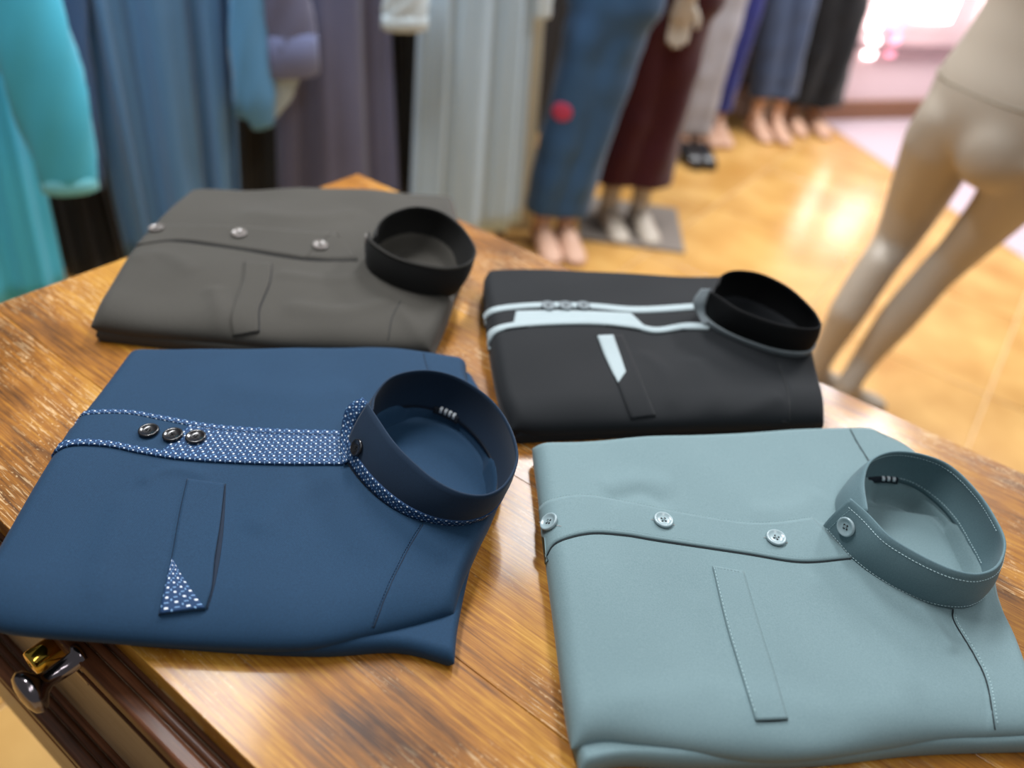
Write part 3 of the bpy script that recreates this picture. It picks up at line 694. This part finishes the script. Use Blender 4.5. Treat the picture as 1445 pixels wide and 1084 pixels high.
# ---- black shirt ------------------------------------------------------------
T = 0.034
bk_keys = [(1003, 412, 996, 448), (1018, 421, 1003, 460), (1041, 436, 1022, 472), (1072, 449, 1052, 485), (1105, 459, 1085, 496), (1137, 464, 1115, 501),
           (1156, 462, 1136, 499), (1156, 452, 1142, 486), (1143, 433, 1134, 470), (1112, 405, 1104, 446), (1075, 387, 1068, 428), (1041, 382, 1036, 420),
           (1020, 388, 1013, 425), (1013, 403, 1003, 442)]
c = PT(910, 510)
black = thing('folded_shirt', 'black folded shirt with pale grey piping and a slanted pale grey chest patch', 'shirt', (c[0], c[1], TABLE_Z))
Slab('back_layer', [(728, 618), (760, 616), (850, 612), (1000, 606), (1162, 602)], [(1162, 602), (1158, 570), (1140, 505), (1135, 470)], [(720, 420), (900, 420), (1135, 470)], [(728, 620), (715, 520), (720, 420)],
     0.018, M['black'], black, ins=(0.006, 0.006, 0.008, 0.006), nu=50, nv=40, seed=5)
bb = Slab('front_body', [(722, 608), (760, 610), (850, 607), (1000, 602), (1162, 598)],
          [(1162, 598), (1158, 570), (1148, 525), (1143, 498), (1140, 470), (1115, 440), (1070, 415), (1012, 398)],
          [(683, 390), (705, 385), (800, 387), (900, 393), (1012, 398)],
          [(722, 608), (706, 570), (695, 520), (688, 470), (682, 420), (683, 390)],
          T, M['black'], black, ins=(0.035, 0.010, 0.012, 0.013), zs=(0.42, 0.5, 0.85, 0.55), seed=11, amp=0.0007,
          wr=[([(1098, 512), (1110, 545), (1114, 575), (1114, 605)], 'groove', 0.0016, 0.0014), ([(1098, 512), (1110, 545), (1114, 575), (1114, 605)], 'step', 0.002, 0.02),
              ([(980, 500), (1000, 540), (1010, 590)], 'ridge', 0.002, 0.014), ([(1040, 590), (1080, 570), (1110, 560)], 'ridge', 0.0025, 0.01), ([(900, 490), (940, 530), (950, 580)], 'ridge', 0.0015, 0.01)],
          holes=[(preview_loop(bk_keys, T), 0.019, 0.013)])
bb.outward = (-0.85, 0.1, -0.5)
bc = collar(bk_keys, black, M['black_band'], T, zr=0.042)
collar_strip(bc, 'collar_piping', 0, 68, 0.07, 0.29, M['trim_dark'], black, th=0.0030)
patch(bb, 'placket', [(681, 446), (700, 436), (760, 430), (830, 432), (900, 437), (990, 432)], [(687, 488), (702, 470), (745, 462), (830, 458), (920, 468), (1002, 463)], M['black'], black, th=0.0012, n=70, wrap=3)
patch(bb, 'piping', [(681, 448), (700, 435), (760, 429), (830, 430), (900, 435), (988, 430)], [(683, 455), (702, 442), (760, 436), (830, 437), (900, 443), (988, 438)], M['trim'], black, th=0.0022, n=80, m=4, wrap=3)
patch(bb, 'piping', [(685, 480), (700, 463), (745, 455), (830, 452), (890, 457), (925, 464), (965, 458), (1000, 458)], [(688, 490), (703, 470), (745, 462), (830, 459), (890, 464), (925, 471), (965, 466), (1000, 466)], M['trim'], black, th=0.0022, n=80, m=4, wrap=3)
patch(bb, 'pale_placket_panel', [(728, 441), (780, 440), (830, 441), (890, 444)], [(724, 458), (780, 456), (840, 455), (908, 461)], M['trim'], black, th=0.0020, n=40, m=8)
ribbon('grey_underlap', [(992, 458, T+0.002), (983, 440, T+0.008), (979, 425, T+0.018), (990, 408, T+0.034)], [(998, 458, T+0.004), (995, 442, T+0.012), (996, 425, T+0.026), (1003, 408, T+0.04)], M['trim_dark'], black)
for px in (773, 798, 823):
    l, nr_ = bb.hit(px, 435, 0.0026); button(l, nr_, 0.0085, M['trim_dark'], black, M['btn_hole'], px)
l, nr_ = collar_at(bc, 6, 0.12); button(l+nr_*0.003, nr_, 0.0085, M['trim_dark'], black, M['btn_hole'])
patch(bb, 'chest_patch', [(843, 475), (852, 500), (862, 522), (872, 542)], [(865, 474), (871, 491), (877, 508), (883, 526)], M['trim'], black, th=0.0016, n=20, m=6, smooth=False)
patch(bb, 'pocket_welt', [(843, 474), (860, 515), (876, 555), (890, 592)], [(878, 473), (895, 512), (910, 550), (925, 587)], M['black'], black, th=0.0010, n=40, m=8)
line_on(bb, 'pocket_edge', [(890, 592), (907, 589), (925, 587)], M['btn_hole'], black, r=0.0007, n=20)
line_on(bb, 'yoke_seam', [(1098, 512), (1110, 545), (1114, 575), (1114, 605)], M['btn_hole'], black, r=0.0007)

# ---- olive grey shirt -------------------------------------------------------
T = 0.036
br_keys = [(521, 328, 518, 362), (524, 339, 520, 378), (540, 352, 534, 392), (563, 364, 558, 405), (595, 373, 588, 414), (630, 378, 622, 416), (657, 373, 644, 410),
           (670, 360, 653, 393), (667, 343, 648, 372), (648, 317, 636, 350), (620, 298, 612, 334), (585, 292, 580, 329), (553, 301, 550, 336), (535, 316, 530, 348), (530, 334, 524, 362)]
c = PT(400, 400)
brown = thing('folded_shirt', 'olive-grey folded shirt with pearl buttons, at the far corner of the table', 'shirt', (c[0], c[1], TABLE_Z))
Slab('back_layer', [(135, 474), (260, 488), (400, 500), (520, 500), (610, 505)], [(610, 505), (632, 455), (648, 405), (655, 360), (642, 300)], [(280, 290), (450, 290), (642, 290)], [(135, 474), (200, 370), (280, 290)],
     0.016, M['brown'], brown, ins=(0.006, 0.006, 0.008, 0.006), nu=50, nv=40, seed=6)
ob = Slab('front_body', [(128, 462), (200, 472), (300, 480), (400, 490), (500, 494), (606, 496)],
          [(606, 496), (622, 468), (636, 435), (645, 410), (655, 385), (655, 350), (645, 315), (640, 283)],
          [(268, 271), (340, 272), (430, 270), (520, 272), (580, 277), (640, 282)],
          [(128, 462), (155, 412), (185, 362), (220, 318), (268, 271)],
          T, M['brown'], brown, ins=(0.045, 0.012, 0.014, 0.016), zs=(0.42, 0.5, 0.85, 0.55), seed=14, amp=0.0008,
          wr=[([(330, 300), (430, 310), (520, 295)], 'ridge', 0.003, 0.016), ([(390, 430), (480, 440), (560, 425)], 'ridge', 0.0035, 0.012), ([(380, 385), (460, 395), (520, 390)], 'ridge', 0.002, 0.01),
              ([(180, 370), (230, 360), (280, 390)], 'ridge', 0.002, 0.012), ([(560, 430), (590, 470), (600, 490)], 'ridge', 0.003, 0.008), ([(300, 400), (310, 440), (300, 470)], 'ridge', 0.003, 0.01)],
          holes=[(preview_loop(br_keys, T), 0.019, 0.014)])
ob.outward = (-0.75, -0.3, -0.5)
oc = collar(br_keys, brown, M['brown_band'], T, zr=0.040)
collar_strip(oc, 'collar_rim', 0, 86, 0.955, 1.0, M['brown'], brown, th=0.0016, m=3)
patch(ob, 'placket', [(218, 318), (260, 318), (340, 320), (470, 329)], [(188, 348), (250, 340), (330, 350), (430, 366)], M['brown'], brown, th=0.0014, n=60, wrap=3)
patch(ob, 'placket_end', [(430, 326), (472, 329), (476, 332)], [(425, 365), (470, 368), (505, 367)], M['brown'], brown, th=0.0013, n=16, m=8)
line_on(ob, 'placket_edge', [(188, 349), (215, 343), (250, 341), (330, 351), (430, 367), (505, 368)], M['btn_hole'], brown, r=0.0012)
for px, py in ((221, 325), (338, 332), (452, 349)):
    l, nr_ = ob.hit(px, py, 0.002); button(l, nr_, 0.0092, M['btn_brown'], brown, M['btn_hole'], px)
l, nr_ = collar_at(oc, 2, 0.8); button(l+nr_*0.001, nr_, 0.007, M['btn_brown'], brown, M['btn_hole'])
patch(ob, 'pocket_welt', [(345, 370), (343, 395), (333, 425), (326, 450), (329, 475)], [(384, 373), (380, 400), (370, 425), (365, 440), (365, 469)], M['brown'], brown, th=0.0022, n=40, m=10)
line_on(ob, 'pocket_edge', [(384, 373), (381, 400), (371, 425), (366, 440), (366, 469)], M['btn_hole'], brown, r=0.0007)
line_on(ob, 'yoke_seam', [(565, 425), (553, 450), (548, 480)], M['btn_hole'], brown, r=0.0006)

# ------------------------------------------------------------------ hanging robes along the left wall
def on_row(px, py, off=0.0):
    o = np.array([0, 0, CAM_Z]); v = ray(px, py); base = A0+rown*off
    t = ((base-o)@rown)/(v@rown); p = o+v*t
    return p
RAIL_Z = 1.66
rail_a, rail_b = A0-rowd*0.35, A1-rowd*0.06
rack = thing('clothes_rail', 'long metal clothes rail carrying the row of hanging robes', 'clothes rail', rail_a)
def local_to(o, pts): return np.asarray(pts)-np.array(o.location)
loft('rail_bar', tube_rings(local_to(rack, [rail_a+[0, 0, RAIL_Z], (rail_a+rail_b)/2+[0, 0, RAIL_Z], rail_b+[0, 0, RAIL_Z]]), [0.012]*3, 12), M['metal_grey'], rack)
for e in (rail_a, rail_b):
    pp = e+rown*0.16
    loft('post', tube_rings(local_to(rack, [pp+[0, 0, 0.0], pp+[0, 0, 0.8], pp+[0, 0, RAIL_Z+0.02]]), [0.015]*3, 12, up=(0, 1, 0)), M['metal_grey'], rack)
    loft('bracket', tube_rings(local_to(rack, [e+[0, 0, RAIL_Z], pp+[0, 0, RAIL_Z]]), [0.012]*2, 10), M['metal_grey'], rack)
def robe(label, mat, top, bot, off=0.0, depth=0.06, folds=9, amp=0.016, hem=None, seed=0, cat='robe', sleeves=(), group='robes hanging on the rail', ztop=1.46):
    """top, bot: (left px, right px, py) outline of the visible cloth; off: distance behind the rail line"""
    tl, tr = on_row(top[0], top[2], off), on_row(top[1], top[2], off); bl, br = on_row(bot[0], bot[2], off), on_row(bot[1], bot[2], off)
    ztp, zbt = (tl[2]+tr[2])/2, (bl[2]+br[2])/2
    ctr_t, ctr_b = (tl+tr)/2, (bl+br)/2; ht, hb = np.linalg.norm((tr-tl)[:2])/2, np.linalg.norm((br-bl)[:2])/2
    hem = min(zbt, 0.22) if hem is None else hem
    zs_ = np.r_[np.linspace(hem, ztop, 22), ztop+0.03, ztop+0.05, ztop+0.06]
    rng = random.Random(seed); ph = [rng.uniform(0, 6.28) for _ in range(4)]
    k = 120; th = np.arange(k)*2*math.pi/k
    c0 = ctr_b.copy(); c0[2] = 0
    o = thing('hanging_robe', label, cat, (c0[0], c0[1], 0), group=group)
    rings = []
    for i, z in enumerate(zs_):
        f = (z-zbt)/(ztp-zbt) if ztp != zbt else 0; f = min(max(f, -0.6), 1.15)
        c = ctr_b+(ctr_t-ctr_b)*f; hw = max(hb+(ht-hb)*f, 0.05)
        d = depth
        if z > ztop: q = (z-ztop)/0.06; hw *= 1-0.75*q; d *= 1-0.5*q
        a = amp*(1.0-0.55*min(max((z-hem)/(ztop-hem), 0), 1))
        w = np.sin(folds*th+ph[0]+0.5*np.sin(2*th+ph[1])+0.4*math.sin(z*2+ph[2]))+0.45*np.sin((folds*2+1)*th+ph[3])
        X = hw*np.sign(np.cos(th))*np.abs(np.cos(th))**0.8; Y = d*np.sin(th)+a*w*np.abs(np.sin(th))
        pos = np.outer(X, rowd)+np.outer(Y, rown); pos += [c[0]-c0[0], c[1]-c0[1], z]
        rings.append(pos)
    loft('robe_body', rings, mat, o)
    hb_ = rings[0].copy(); hem2 = [hb_*[1, 1, 0]+[0, 0, hem+0.002], hb_*[1, 1, 0]*1.01+[0, 0, hem+0.02], hb_*[1, 1, 0]+[0, 0, hem+0.03]]
    for sl in sleeves:
        cl = sl[5] if len(sl) > 5 else 0.032
        pts, wid, smat, cuff = sl[:4]; so = sl[4] if len(sl) > 4 else off-depth-0.03
        path = catmull([on_row(p[0], p[1], so) for p in pts], 14)-[c0[0], c0[1], 0]
        wv = np.interp(np.linspace(0, 1, 14), np.linspace(0, 1, len(wid)), wid)
        rad = [(w_/2, w_/2*0.5) for w_ in wv]
        R = tube_rings(path, rad, 28, up=rown)
        # wrinkled cloth
        for ii, r in enumerate(R):
            r += (r-path[ii])*0.06*np.sin(5*np.arange(28)*2*math.pi/28+ii*1.3)[:, None]
        loft('sleeve', R, smat, o)
        if cuff is not None:
            cp = [path[-1]+(path[-2]-path[-1])/np.linalg.norm(path[-2]-path[-1])*x for x in (-0.004, 0.0, cl-0.004, cl)]
            loft('cuff', tube_rings(cp, [(wv[-1]/2*s_, wv[-1]/2*0.5*s_) for s_ in (0.96, 1.08, 1.08, 1.0)], 28, up=rown), cuff, o)
    # hanger
    tc0 = rings[-1].mean(0); rp = A0+rowd*((np.array([c0[0]+tc0[0], c0[1]+tc0[1], 0])-A0)@rowd)-[c0[0], c0[1], 0]
    hook = [tc0+[0, 0, -0.02], tc0+[0, 0, 0.05], np.array([rp[0], rp[1], RAIL_Z-0.03]), np.array([rp[0], rp[1], RAIL_Z+0.012])]
    loft('hanger', tube_rings(catmull(hook, 14), [0.0035]*14, 8, up=rowd), M['metal_grey'], o)
    return o
F_ = {k: fabric(k, hx(a), hx(b), mott=0.1) for k, (a, b) in dict(turquoise=('52c4e2', '3eacce'), turq_cuff=('7fd0e0', '6cc2d4'), slate=('5f8bb2', '4c759d'), slate_dk=('41618a', '35527a'), lightblue=('5f98c4', '4a82ae'),
      violet=('6a6d88', '575a75'), violet_cuff=('7680a6', '666f96'), pale=('acc2d2', '9ab2c4'), pale_cuff=('c2d0d6', 'b4c4cc'), beige=('c4bfa8', 'b4ae98'), black=('0d0e10', '08090a'), green=('0c1a18', '081210'),
      charcoal=('33332f', '282825'), maroon=('451421', '310c16'), greywhite=('9d9ca3', '8a8990'), royal=('2a317e', '1f2665'), greyjean=('42506a', '34405a'), blacktr=('07080d', '050609'), brownd=('4a3026', '38231b')).items()}
robe('turquoise long robe hanging beside the table at the far left', F_['turquoise'], (-190, 22, 60), (-120, 100, 420), off=-0.02, folds=8, seed=2, depth=0.07,
     sleeves=[([(10, -60), (45, 60), (78, 170), (100, 268)], [0.13, 0.15, 0.14, 0.105], F_['turquoise'], F_['turq_cuff'], -0.16)])
robe('black robe showing in the gap beside the turquoise robe', F_['black'], (20, 95, 60), (92, 178, 380), off=0.10, folds=5, seed=3, depth=0.05)
robe('slate-blue robe with soft vertical folds, widest on the rail', F_['slate'], (92, 325, 0), (170, 342, 330), off=0.03, folds=10, amp=0.032, seed=4, depth=0.06,
     sleeves=[([(75, -60), (90, 60), (108, 170), (122, 265)], [0.11, 0.10, 0.09, 0.08], F_['slate_dk'], None, -0.03)])
robe('charcoal garment in the narrow gap right of the slate-blue robe', F_['charcoal'], (325, 395, 0), (335, 400, 300), off=0.20, folds=5, seed=5, depth=0.04)
robe('light-blue short garment ending in a point beside the violet-grey robe', F_['lightblue'], (334, 378, 0), (340, 376, 150), off=-0.05, folds=3, amp=0.008, seed=6, depth=0.025, hem=0.60,
     sleeves=[([(348, -40), (352, 70), (362, 140), (372, 180)], [0.075, 0.09, 0.10, 0.05], F_['lightblue'], None, -0.07)])
robe('violet-grey robe with a turned-back cuff on its sleeve', F_['violet'], (385, 548, 0), (392, 560, 250), off=0.09, folds=6, amp=0.030, seed=8, depth=0.06,
     sleeves=[([(392, -60), (400, 0), (408, 60), (412, 104)], [0.13, 0.13, 0.135, 0.13], F_['violet'], F_['violet_cuff'], -0.06, 0.095), ([(398, 96), (392, 120), (388, 140), (376, 168)], [0.09, 0.09, 0.07, 0.03], F_['pale'], None, -0.04)])
robe('dark green robe in the gap beside the pale robe', F_['green'], (543, 578, 0), (548, 580, 260), off=0.25, folds=4, seed=9, depth=0.04)
robe('charcoal robe just left of the pale blue-grey robe', F_['charcoal'], (566, 606, 0), (566, 602, 270), off=0.15, folds=4, seed=10, depth=0.04)
robe('pale blue-grey robe with fine folds at the end of the rail', F_['pale'], (592, 752, 0), (578, 730, 320), off=0.0, folds=10, amp=0.016, seed=12, depth=0.06,
     sleeves=[([(570, -60), (572, -20), (572, 10), (571, 40)], [0.115, 0.115, 0.12, 0.115], F_['pale_cuff'], F_['pale_cuff'], -0.10), ([(768, -60), (768, -30), (768, 0), (766, 26)], [0.05, 0.055, 0.055, 0.05], F_['pale_cuff'], None, -0.04)])
robe('beige robe edge showing at the right of the pale robe', F_['beige'], (735, 764, 0), (722, 740, 320), off=0.13, folds=3, amp=0.008, seed=13, depth=0.03)

# ------------------------------------------------------------------ mannequins
def fused(name, parts, mat, parent, voxel=0.012, smooth=6, cut=None):
    """join closed lofts into one continuous skin"""
    bm = bmesh.new()
    for rings in parts:
        k = len(rings[0]); vsx = [[bm.verts.new(tuple(map(float, p))) for p in r] for r in rings]
        for i in range(len(rings)-1):
            for j in range(k): bm.faces.new((vsx[i][j], vsx[i][(j+1) % k], vsx[i+1][(j+1) % k], vsx[i+1][j]))
        bm.faces.new(vsx[0][::-1]); bm.faces.new(vsx[-1])
    bmesh.ops.recalc_face_normals(bm, faces=bm.faces[:])
    me = bpy.data.meshes.new('tmp'); bm.to_mesh(me); bm.free()
    tmp = bpy.data.objects.new('tmp', me); COL.objects.link(tmp)
    r = tmp.modifiers.new('r', 'REMESH'); r.mode = 'VOXEL'; r.voxel_size = voxel
    s = tmp.modifiers.new('s', 'SMOOTH'); s.iterations = smooth; s.factor = 0.6
    dg = bpy.context.evaluated_depsgraph_get(); dg.update()
    me2 = bpy.data.meshes.new_from_object(tmp.evaluated_get(dg)); me2.name = name
    bpy.data.objects.remove(tmp); bpy.data.meshes.remove(me)
    me2.materials.clear(); me2.materials.append(mat); me2.polygons.foreach_set('use_smooth', [True]*len(me2.polygons))
    return link(bpy.data.objects.new(name, me2), parent)
def ball(c, r, k=20):
    r = np.array(r if hasattr(r, '__len__') else (r, r, r)); out = []
    th = np.arange(k)*2*math.pi/k
    for a in np.linspace(-1.45, 1.45, 11):
        out.append(np.array(c)+np.stack([np.cos(th)*math.cos(a)*r[0], np.sin(th)*math.cos(a)*r[1], np.full(k, math.sin(a)*r[2])], 1))
    return out
def ellipse_stack(rows, ax, fw_, k=32):
    th = np.arange(k)*2*math.pi/k
    return [np.array([c0, c1, z])+np.outer(np.cos(th)*a, ax)+np.outer(np.sin(th)*b, fw_) for (c0, c1, z, a, b) in rows]
def foot_rings(ank, toe_dir, L=0.23, sc=1.0, ztop=0.22):
    d = np.array([toe_dir[0], toe_dir[1], 0.0]); d /= np.linalg.norm(d); a = np.array([ank[0], ank[1], 0.0])
    path = [a+[0, 0, ztop], a+[0, 0, 0.12], a+d*0.005+[0, 0, 0.075], a+d*0.035+[0, 0, 0.050], a+d*0.085+[0, 0, 0.034], a+d*0.13+[0, 0, 0.024], a+d*0.165+[0, 0, 0.016], a+d*0.178+[0, 0, 0.011]]
    rad = [(0.044, 0.044), (0.034, 0.036), (0.035, 0.046), (0.037, 0.046), (0.042, 0.032), (0.045, 0.022), (0.038, 0.014), (0.018, 0.006)]
    heel = ball(a-d*0.022+[0, 0, 0.035], (0.032, 0.032, 0.034))
    return [tube_rings(path, rad, 18, up=(0, 0, 1) if False else (-d[0], -d[1], 0.6)), heel]
# the bare one close to the table
fdir = np.array([0.91, 0.41, 0]); hax = np.array([0.41, -0.91, 0])
man = thing('mannequin', 'bare beige mannequin standing beyond the table corner, seen from behind', 'mannequin', (0.92, 1.75, 0))
mo = np.array([0.92, 1.75, 0])
def legp(pts): return [P(*p)-mo for p in pts]
Lp = legp([(1358, 150, .88), (1334, 195, .80), (1292, 285, .61), (1262, 343, .49), (1242, 370, .45), (1218, 405, .38), (1196, 440, .31), (1168, 490, .18), (1152, 520, .10)])
Rp = legp([(1470, 200, .87), (1452, 245, .79), (1402, 305, .66), (1349, 360, .53), (1318, 390, .46), (1283, 430, .37), (1262, 455, .31), (1222, 505, .18), (1195, 545, .10)])
radr = [0.068, 0.076, 0.062, 0.050, 0.047, 0.049, 0.048, 0.037, 0.033]
rad = [0.074, 0.086, 0.070, 0.054, 0.050, 0.050, 0.049, 0.037, 0.033]
hc = (P(1405, 168, .87)-mo)[:2]
tor = ellipse_stack([(hc[0], hc[1], .785, .10, .06), (hc[0], hc[1], .82, .145, .10), (hc[0], hc[1], .87, .165, .115), (hc[0], hc[1], .93, .168, .115), (hc[0], hc[1], 1.0, .145, .10),
                     (hc[0], hc[1], 1.08, .128, .092), (hc[0], hc[1], 1.18, .135, .098), (hc[0], hc[1], 1.32, .165, .115), (hc[0], hc[1], 1.42, .16, .10), (hc[0], hc[1], 1.47, .06, .055), (hc[0], hc[1], 1.55, .05, .05)], hax, fdir)
butt = [ball(np.array([hc[0], hc[1], .835])+hax*s*0.066-fdir*0.040, (0.078, 0.078, 0.092)) for s in (-1, 1)]
feet = []
for lp in (Lp, Rp):
    ank = lp[-1]; feet += foot_rings((ank[0], ank[1]), fdir, ztop=0.12)
fused('body', [tube_rings(Lp, rad, 24, up=hax), tube_rings(Rp, radr, 24, up=hax), tor]+butt+feet, M['mann'], man, 0.009, 24)
th = np.linspace(0, 2*math.pi, 49)
rp = [np.array([hc[0], hc[1], .925])+hax*math.cos(t)*.1655+fdir*math.sin(t)*.1095 for t in th]
loft('waist_joint', tube_rings(rp, [0.0045]*49, 8), M['mann_line'], man)

def PV(px, py, Y):
    v = ray(px, py); return np.array([0, 0, CAM_Z])+v*(Y/v[1])
def dressed(label, mat, legs, Y, hem, r_top, r_hem, feet_mat, toe=(0.35, -0.9), shoe=None, base=False, hand=None, patch_at=None, part='trousers'):
    """legs: two (top px, top py, hem px, hem py) centre lines on the vertical plane at distance Y"""
    o0 = np.array([PV(legs[0][2], legs[0][3], Y)[0], Y, 0]); o = thing('mannequin', label, 'mannequin', o0, group='dressed mannequins in the row')
    rings = []; tops = []; hems = []
    for li, (tx, ty, bx, by) in enumerate(legs):
        t = PV(tx, ty, Y+0.02*li); b = PV(bx, by, Y+0.02*li); b[2] = hem; t[1] += 0; tops.append(t); hems.append(b)
        up_ = t+(t-b)/(t[2]-b[2])*(0.86-t[2]) if t[2] < 0.86 else t
        n = 12; path = np.array([b+(up_-b)*f for f in np.linspace(0, 1, n)])-o0
        rr = [(np.interp(f, [0, .45, 1], [r_hem, (r_hem+r_top)/2*0.97, r_top])*(1+0.03*math.sin(f*40+li)),)*2 for f in np.linspace(0, 1, n)]
        R = tube_rings(path, rr, 26, up=(0, 1, 0))
        for ii, r in enumerate(R): r += (r-path[ii])*0.05*np.sin(4*np.arange(26)*2*math.pi/26+ii*0.8+li)[:, None]
        rings.append(R)
    mid = (rings[0][-1].mean(0)+rings[1][-1].mean(0))/2
    rings.append(ellipse_stack([(mid[0], mid[1], .74, r_top*1.2, r_top*0.9), (mid[0], mid[1], .82, r_top*1.75, r_top*1.15), (mid[0], mid[1], .92, r_top*1.7, r_top*1.15), (mid[0], mid[1], 1.03, r_top*1.45, r_top*1.0)], np.array([1, 0, 0]), np.array([0, 1, 0])))
    tr = fused(part, rings, mat, o, 0.014, 4)
    tor_ = ellipse_stack([(mid[0], mid[1], 1.0, .13, .09), (mid[0], mid[1], 1.12, .125, .09), (mid[0], mid[1], 1.3, .135, .10), (mid[0], mid[1], 1.42, .125, .085), (mid[0], mid[1], 1.47, .055, .055), (mid[0], mid[1], 1.56, .05, .05)], np.array([1, 0, 0]), np.array([0, 1, 0]))
    fused('torso', [tor_, ball((mid[0], mid[1], 1.66), (0.075, 0.09, 0.115))], feet_mat, o, 0.014, 4)
    for b in hems:
        a = b-o0; fused('foot', foot_rings((a[0], a[1]), toe, ztop=hem+0.05), feet_mat, o, 0.008, 4)
    if base:
        box('base_plate', (-0.10, 0.30, -0.16, 0.22, 0.0, 0.012), M['base_grey'], o, bev=0.003)
    if shoe is not None:
        for b in hems:
            a = b-o0; d = np.array([toe[0], toe[1], 0]); d /= np.linalg.norm(d)
            loft('shoe', tube_rings([a*[1, 1, 0]-d*0.06+[0, 0, 0.035], a*[1, 1, 0]-d*0.03+[0, 0, 0.045], a*[1, 1, 0]+d*0.05+[0, 0, 0.045], a*[1, 1, 0]+d*0.13+[0, 0, 0.032], a*[1, 1, 0]+d*0.20+[0, 0, 0.02]], [(0.02, 0.02), (0.043, 0.042), (0.047, 0.044), (0.049, 0.031), (0.025, 0.018)], 18), shoe, o)
    if hand is not None:
        w = PV(hand[0], hand[1], Y-0.13)-o0; k2 = []
        k2.append(tube_rings([w+[0.05, 0, 0.30], w+[0.02, 0, 0.12], w+[0, 0, 0.04]], [0.042, 0.036, 0.028], 16, up=(0, 1, 0)))
        k2.append(tube_rings([w+[0, 0, 0.05], w+[0, 0, 0.01], w+[-0.004, 0, -0.035], w+[-0.006, 0, -0.05]], [(0.028, 0.02), (0.036, 0.018), (0.038, 0.016), (0.034, 0.012)], 16, up=(0, 1, 0)))
        for q, (dx, ln) in enumerate(((-0.028, 0.058), (-0.010, 0.070), (0.009, 0.066), (0.026, 0.052))):
            k2.append(tube_rings([w+[dx, 0, -0.035], w+[dx*1.05, -0.006, -0.05-ln*0.5], w+[dx, -0.02, -0.05-ln]], [0.0095, 0.009, 0.007], 10, up=(0, 1, 0)))
        k2.append(tube_rings([w+[0.03, -0.005, 0.0], w+[0.048, -0.015, -0.025], w+[0.05, -0.022, -0.055]], [0.012, 0.0105, 0.008], 10, up=(0, 1, 0)))
        fused('arm', k2, feet_mat, o, 0.005, 2)
    if patch_at is not None:
        bvh = BVHTree.FromPolygons([v.co+Vector(o0) for v in tr.data.vertices], [tuple(p.vertices) for p in tr.data.polygons])
        l_, n_, _, _ = bvh.ray_cast(Vector((0, 0, CAM_Z)), Vector(ray(*patch_at)).normalized())
        th_ = np.arange(20)*2*math.pi/20; Q = np.array(n_.to_track_quat('Z', 'Y').to_matrix())
        loft('red_patch', [np.stack([np.cos(th_)*a*0.034, np.sin(th_)*a*0.030, np.full(20, h_)], 1)@Q.T+np.array(l_)-o0 for h_, a in ((-0.012, 1), (0.002, 1), (0.004, 0.85))], M['red_patch'], o)
    return o
dressed('mannequin in blue denim jeans with a red patch at the shin', M['denim'], [(838, 30, 768, 290), (885, 10, 804, 275)], 2.55, 0.13, 0.088, 0.075, M['mann_pink'], patch_at=(793, 158))
dressed('mannequin in maroon wide trousers standing on a grey base plate', F_['maroon'], [(925, 20, 872, 222), (965, 10, 915, 232)], 2.78, 0.19, 0.10, 0.10, M['mann'], base=True, hand=(966, 10))
dressed('mannequin in pale grey narrow trousers and dark shoes', F_['greywhite'], [(1008, 0, 966, 185), (1028, 0, 985, 185)], 3.65, 0.11, 0.085, 0.062, M['mann_pink'], shoe=M['btn_black'])
dressed('mannequin in royal blue trousers behind the pale grey ones', F_['royal'], [(1040, 0, 992, 175), (1058, 0, 1012, 165)], 3.95, 0.13, 0.075, 0.06, M['mann_pink'])
dressed('mannequin in dark brown trousers between blue and slate ones', F_['brownd'], [(1062, 0, 1028, 150), (1082, 0, 1045, 145)], 4.5, 0.13, 0.07, 0.06, M['mann_pink'])
dressed('mannequin in slate-blue jeans with bare feet', F_['greyjean'], [(1092, 0, 1072, 145), (1128, 0, 1100, 145)], 4.12, 0.19, 0.09, 0.075, M['mann_pink'])
dressed('mannequin in black wide trousers at the far end of the row', F_['blacktr'], [(1160, 0, 1118, 150), (1192, 0, 1152, 150)], 4.30, 0.14, 0.12, 0.125, M['mann_pink'])
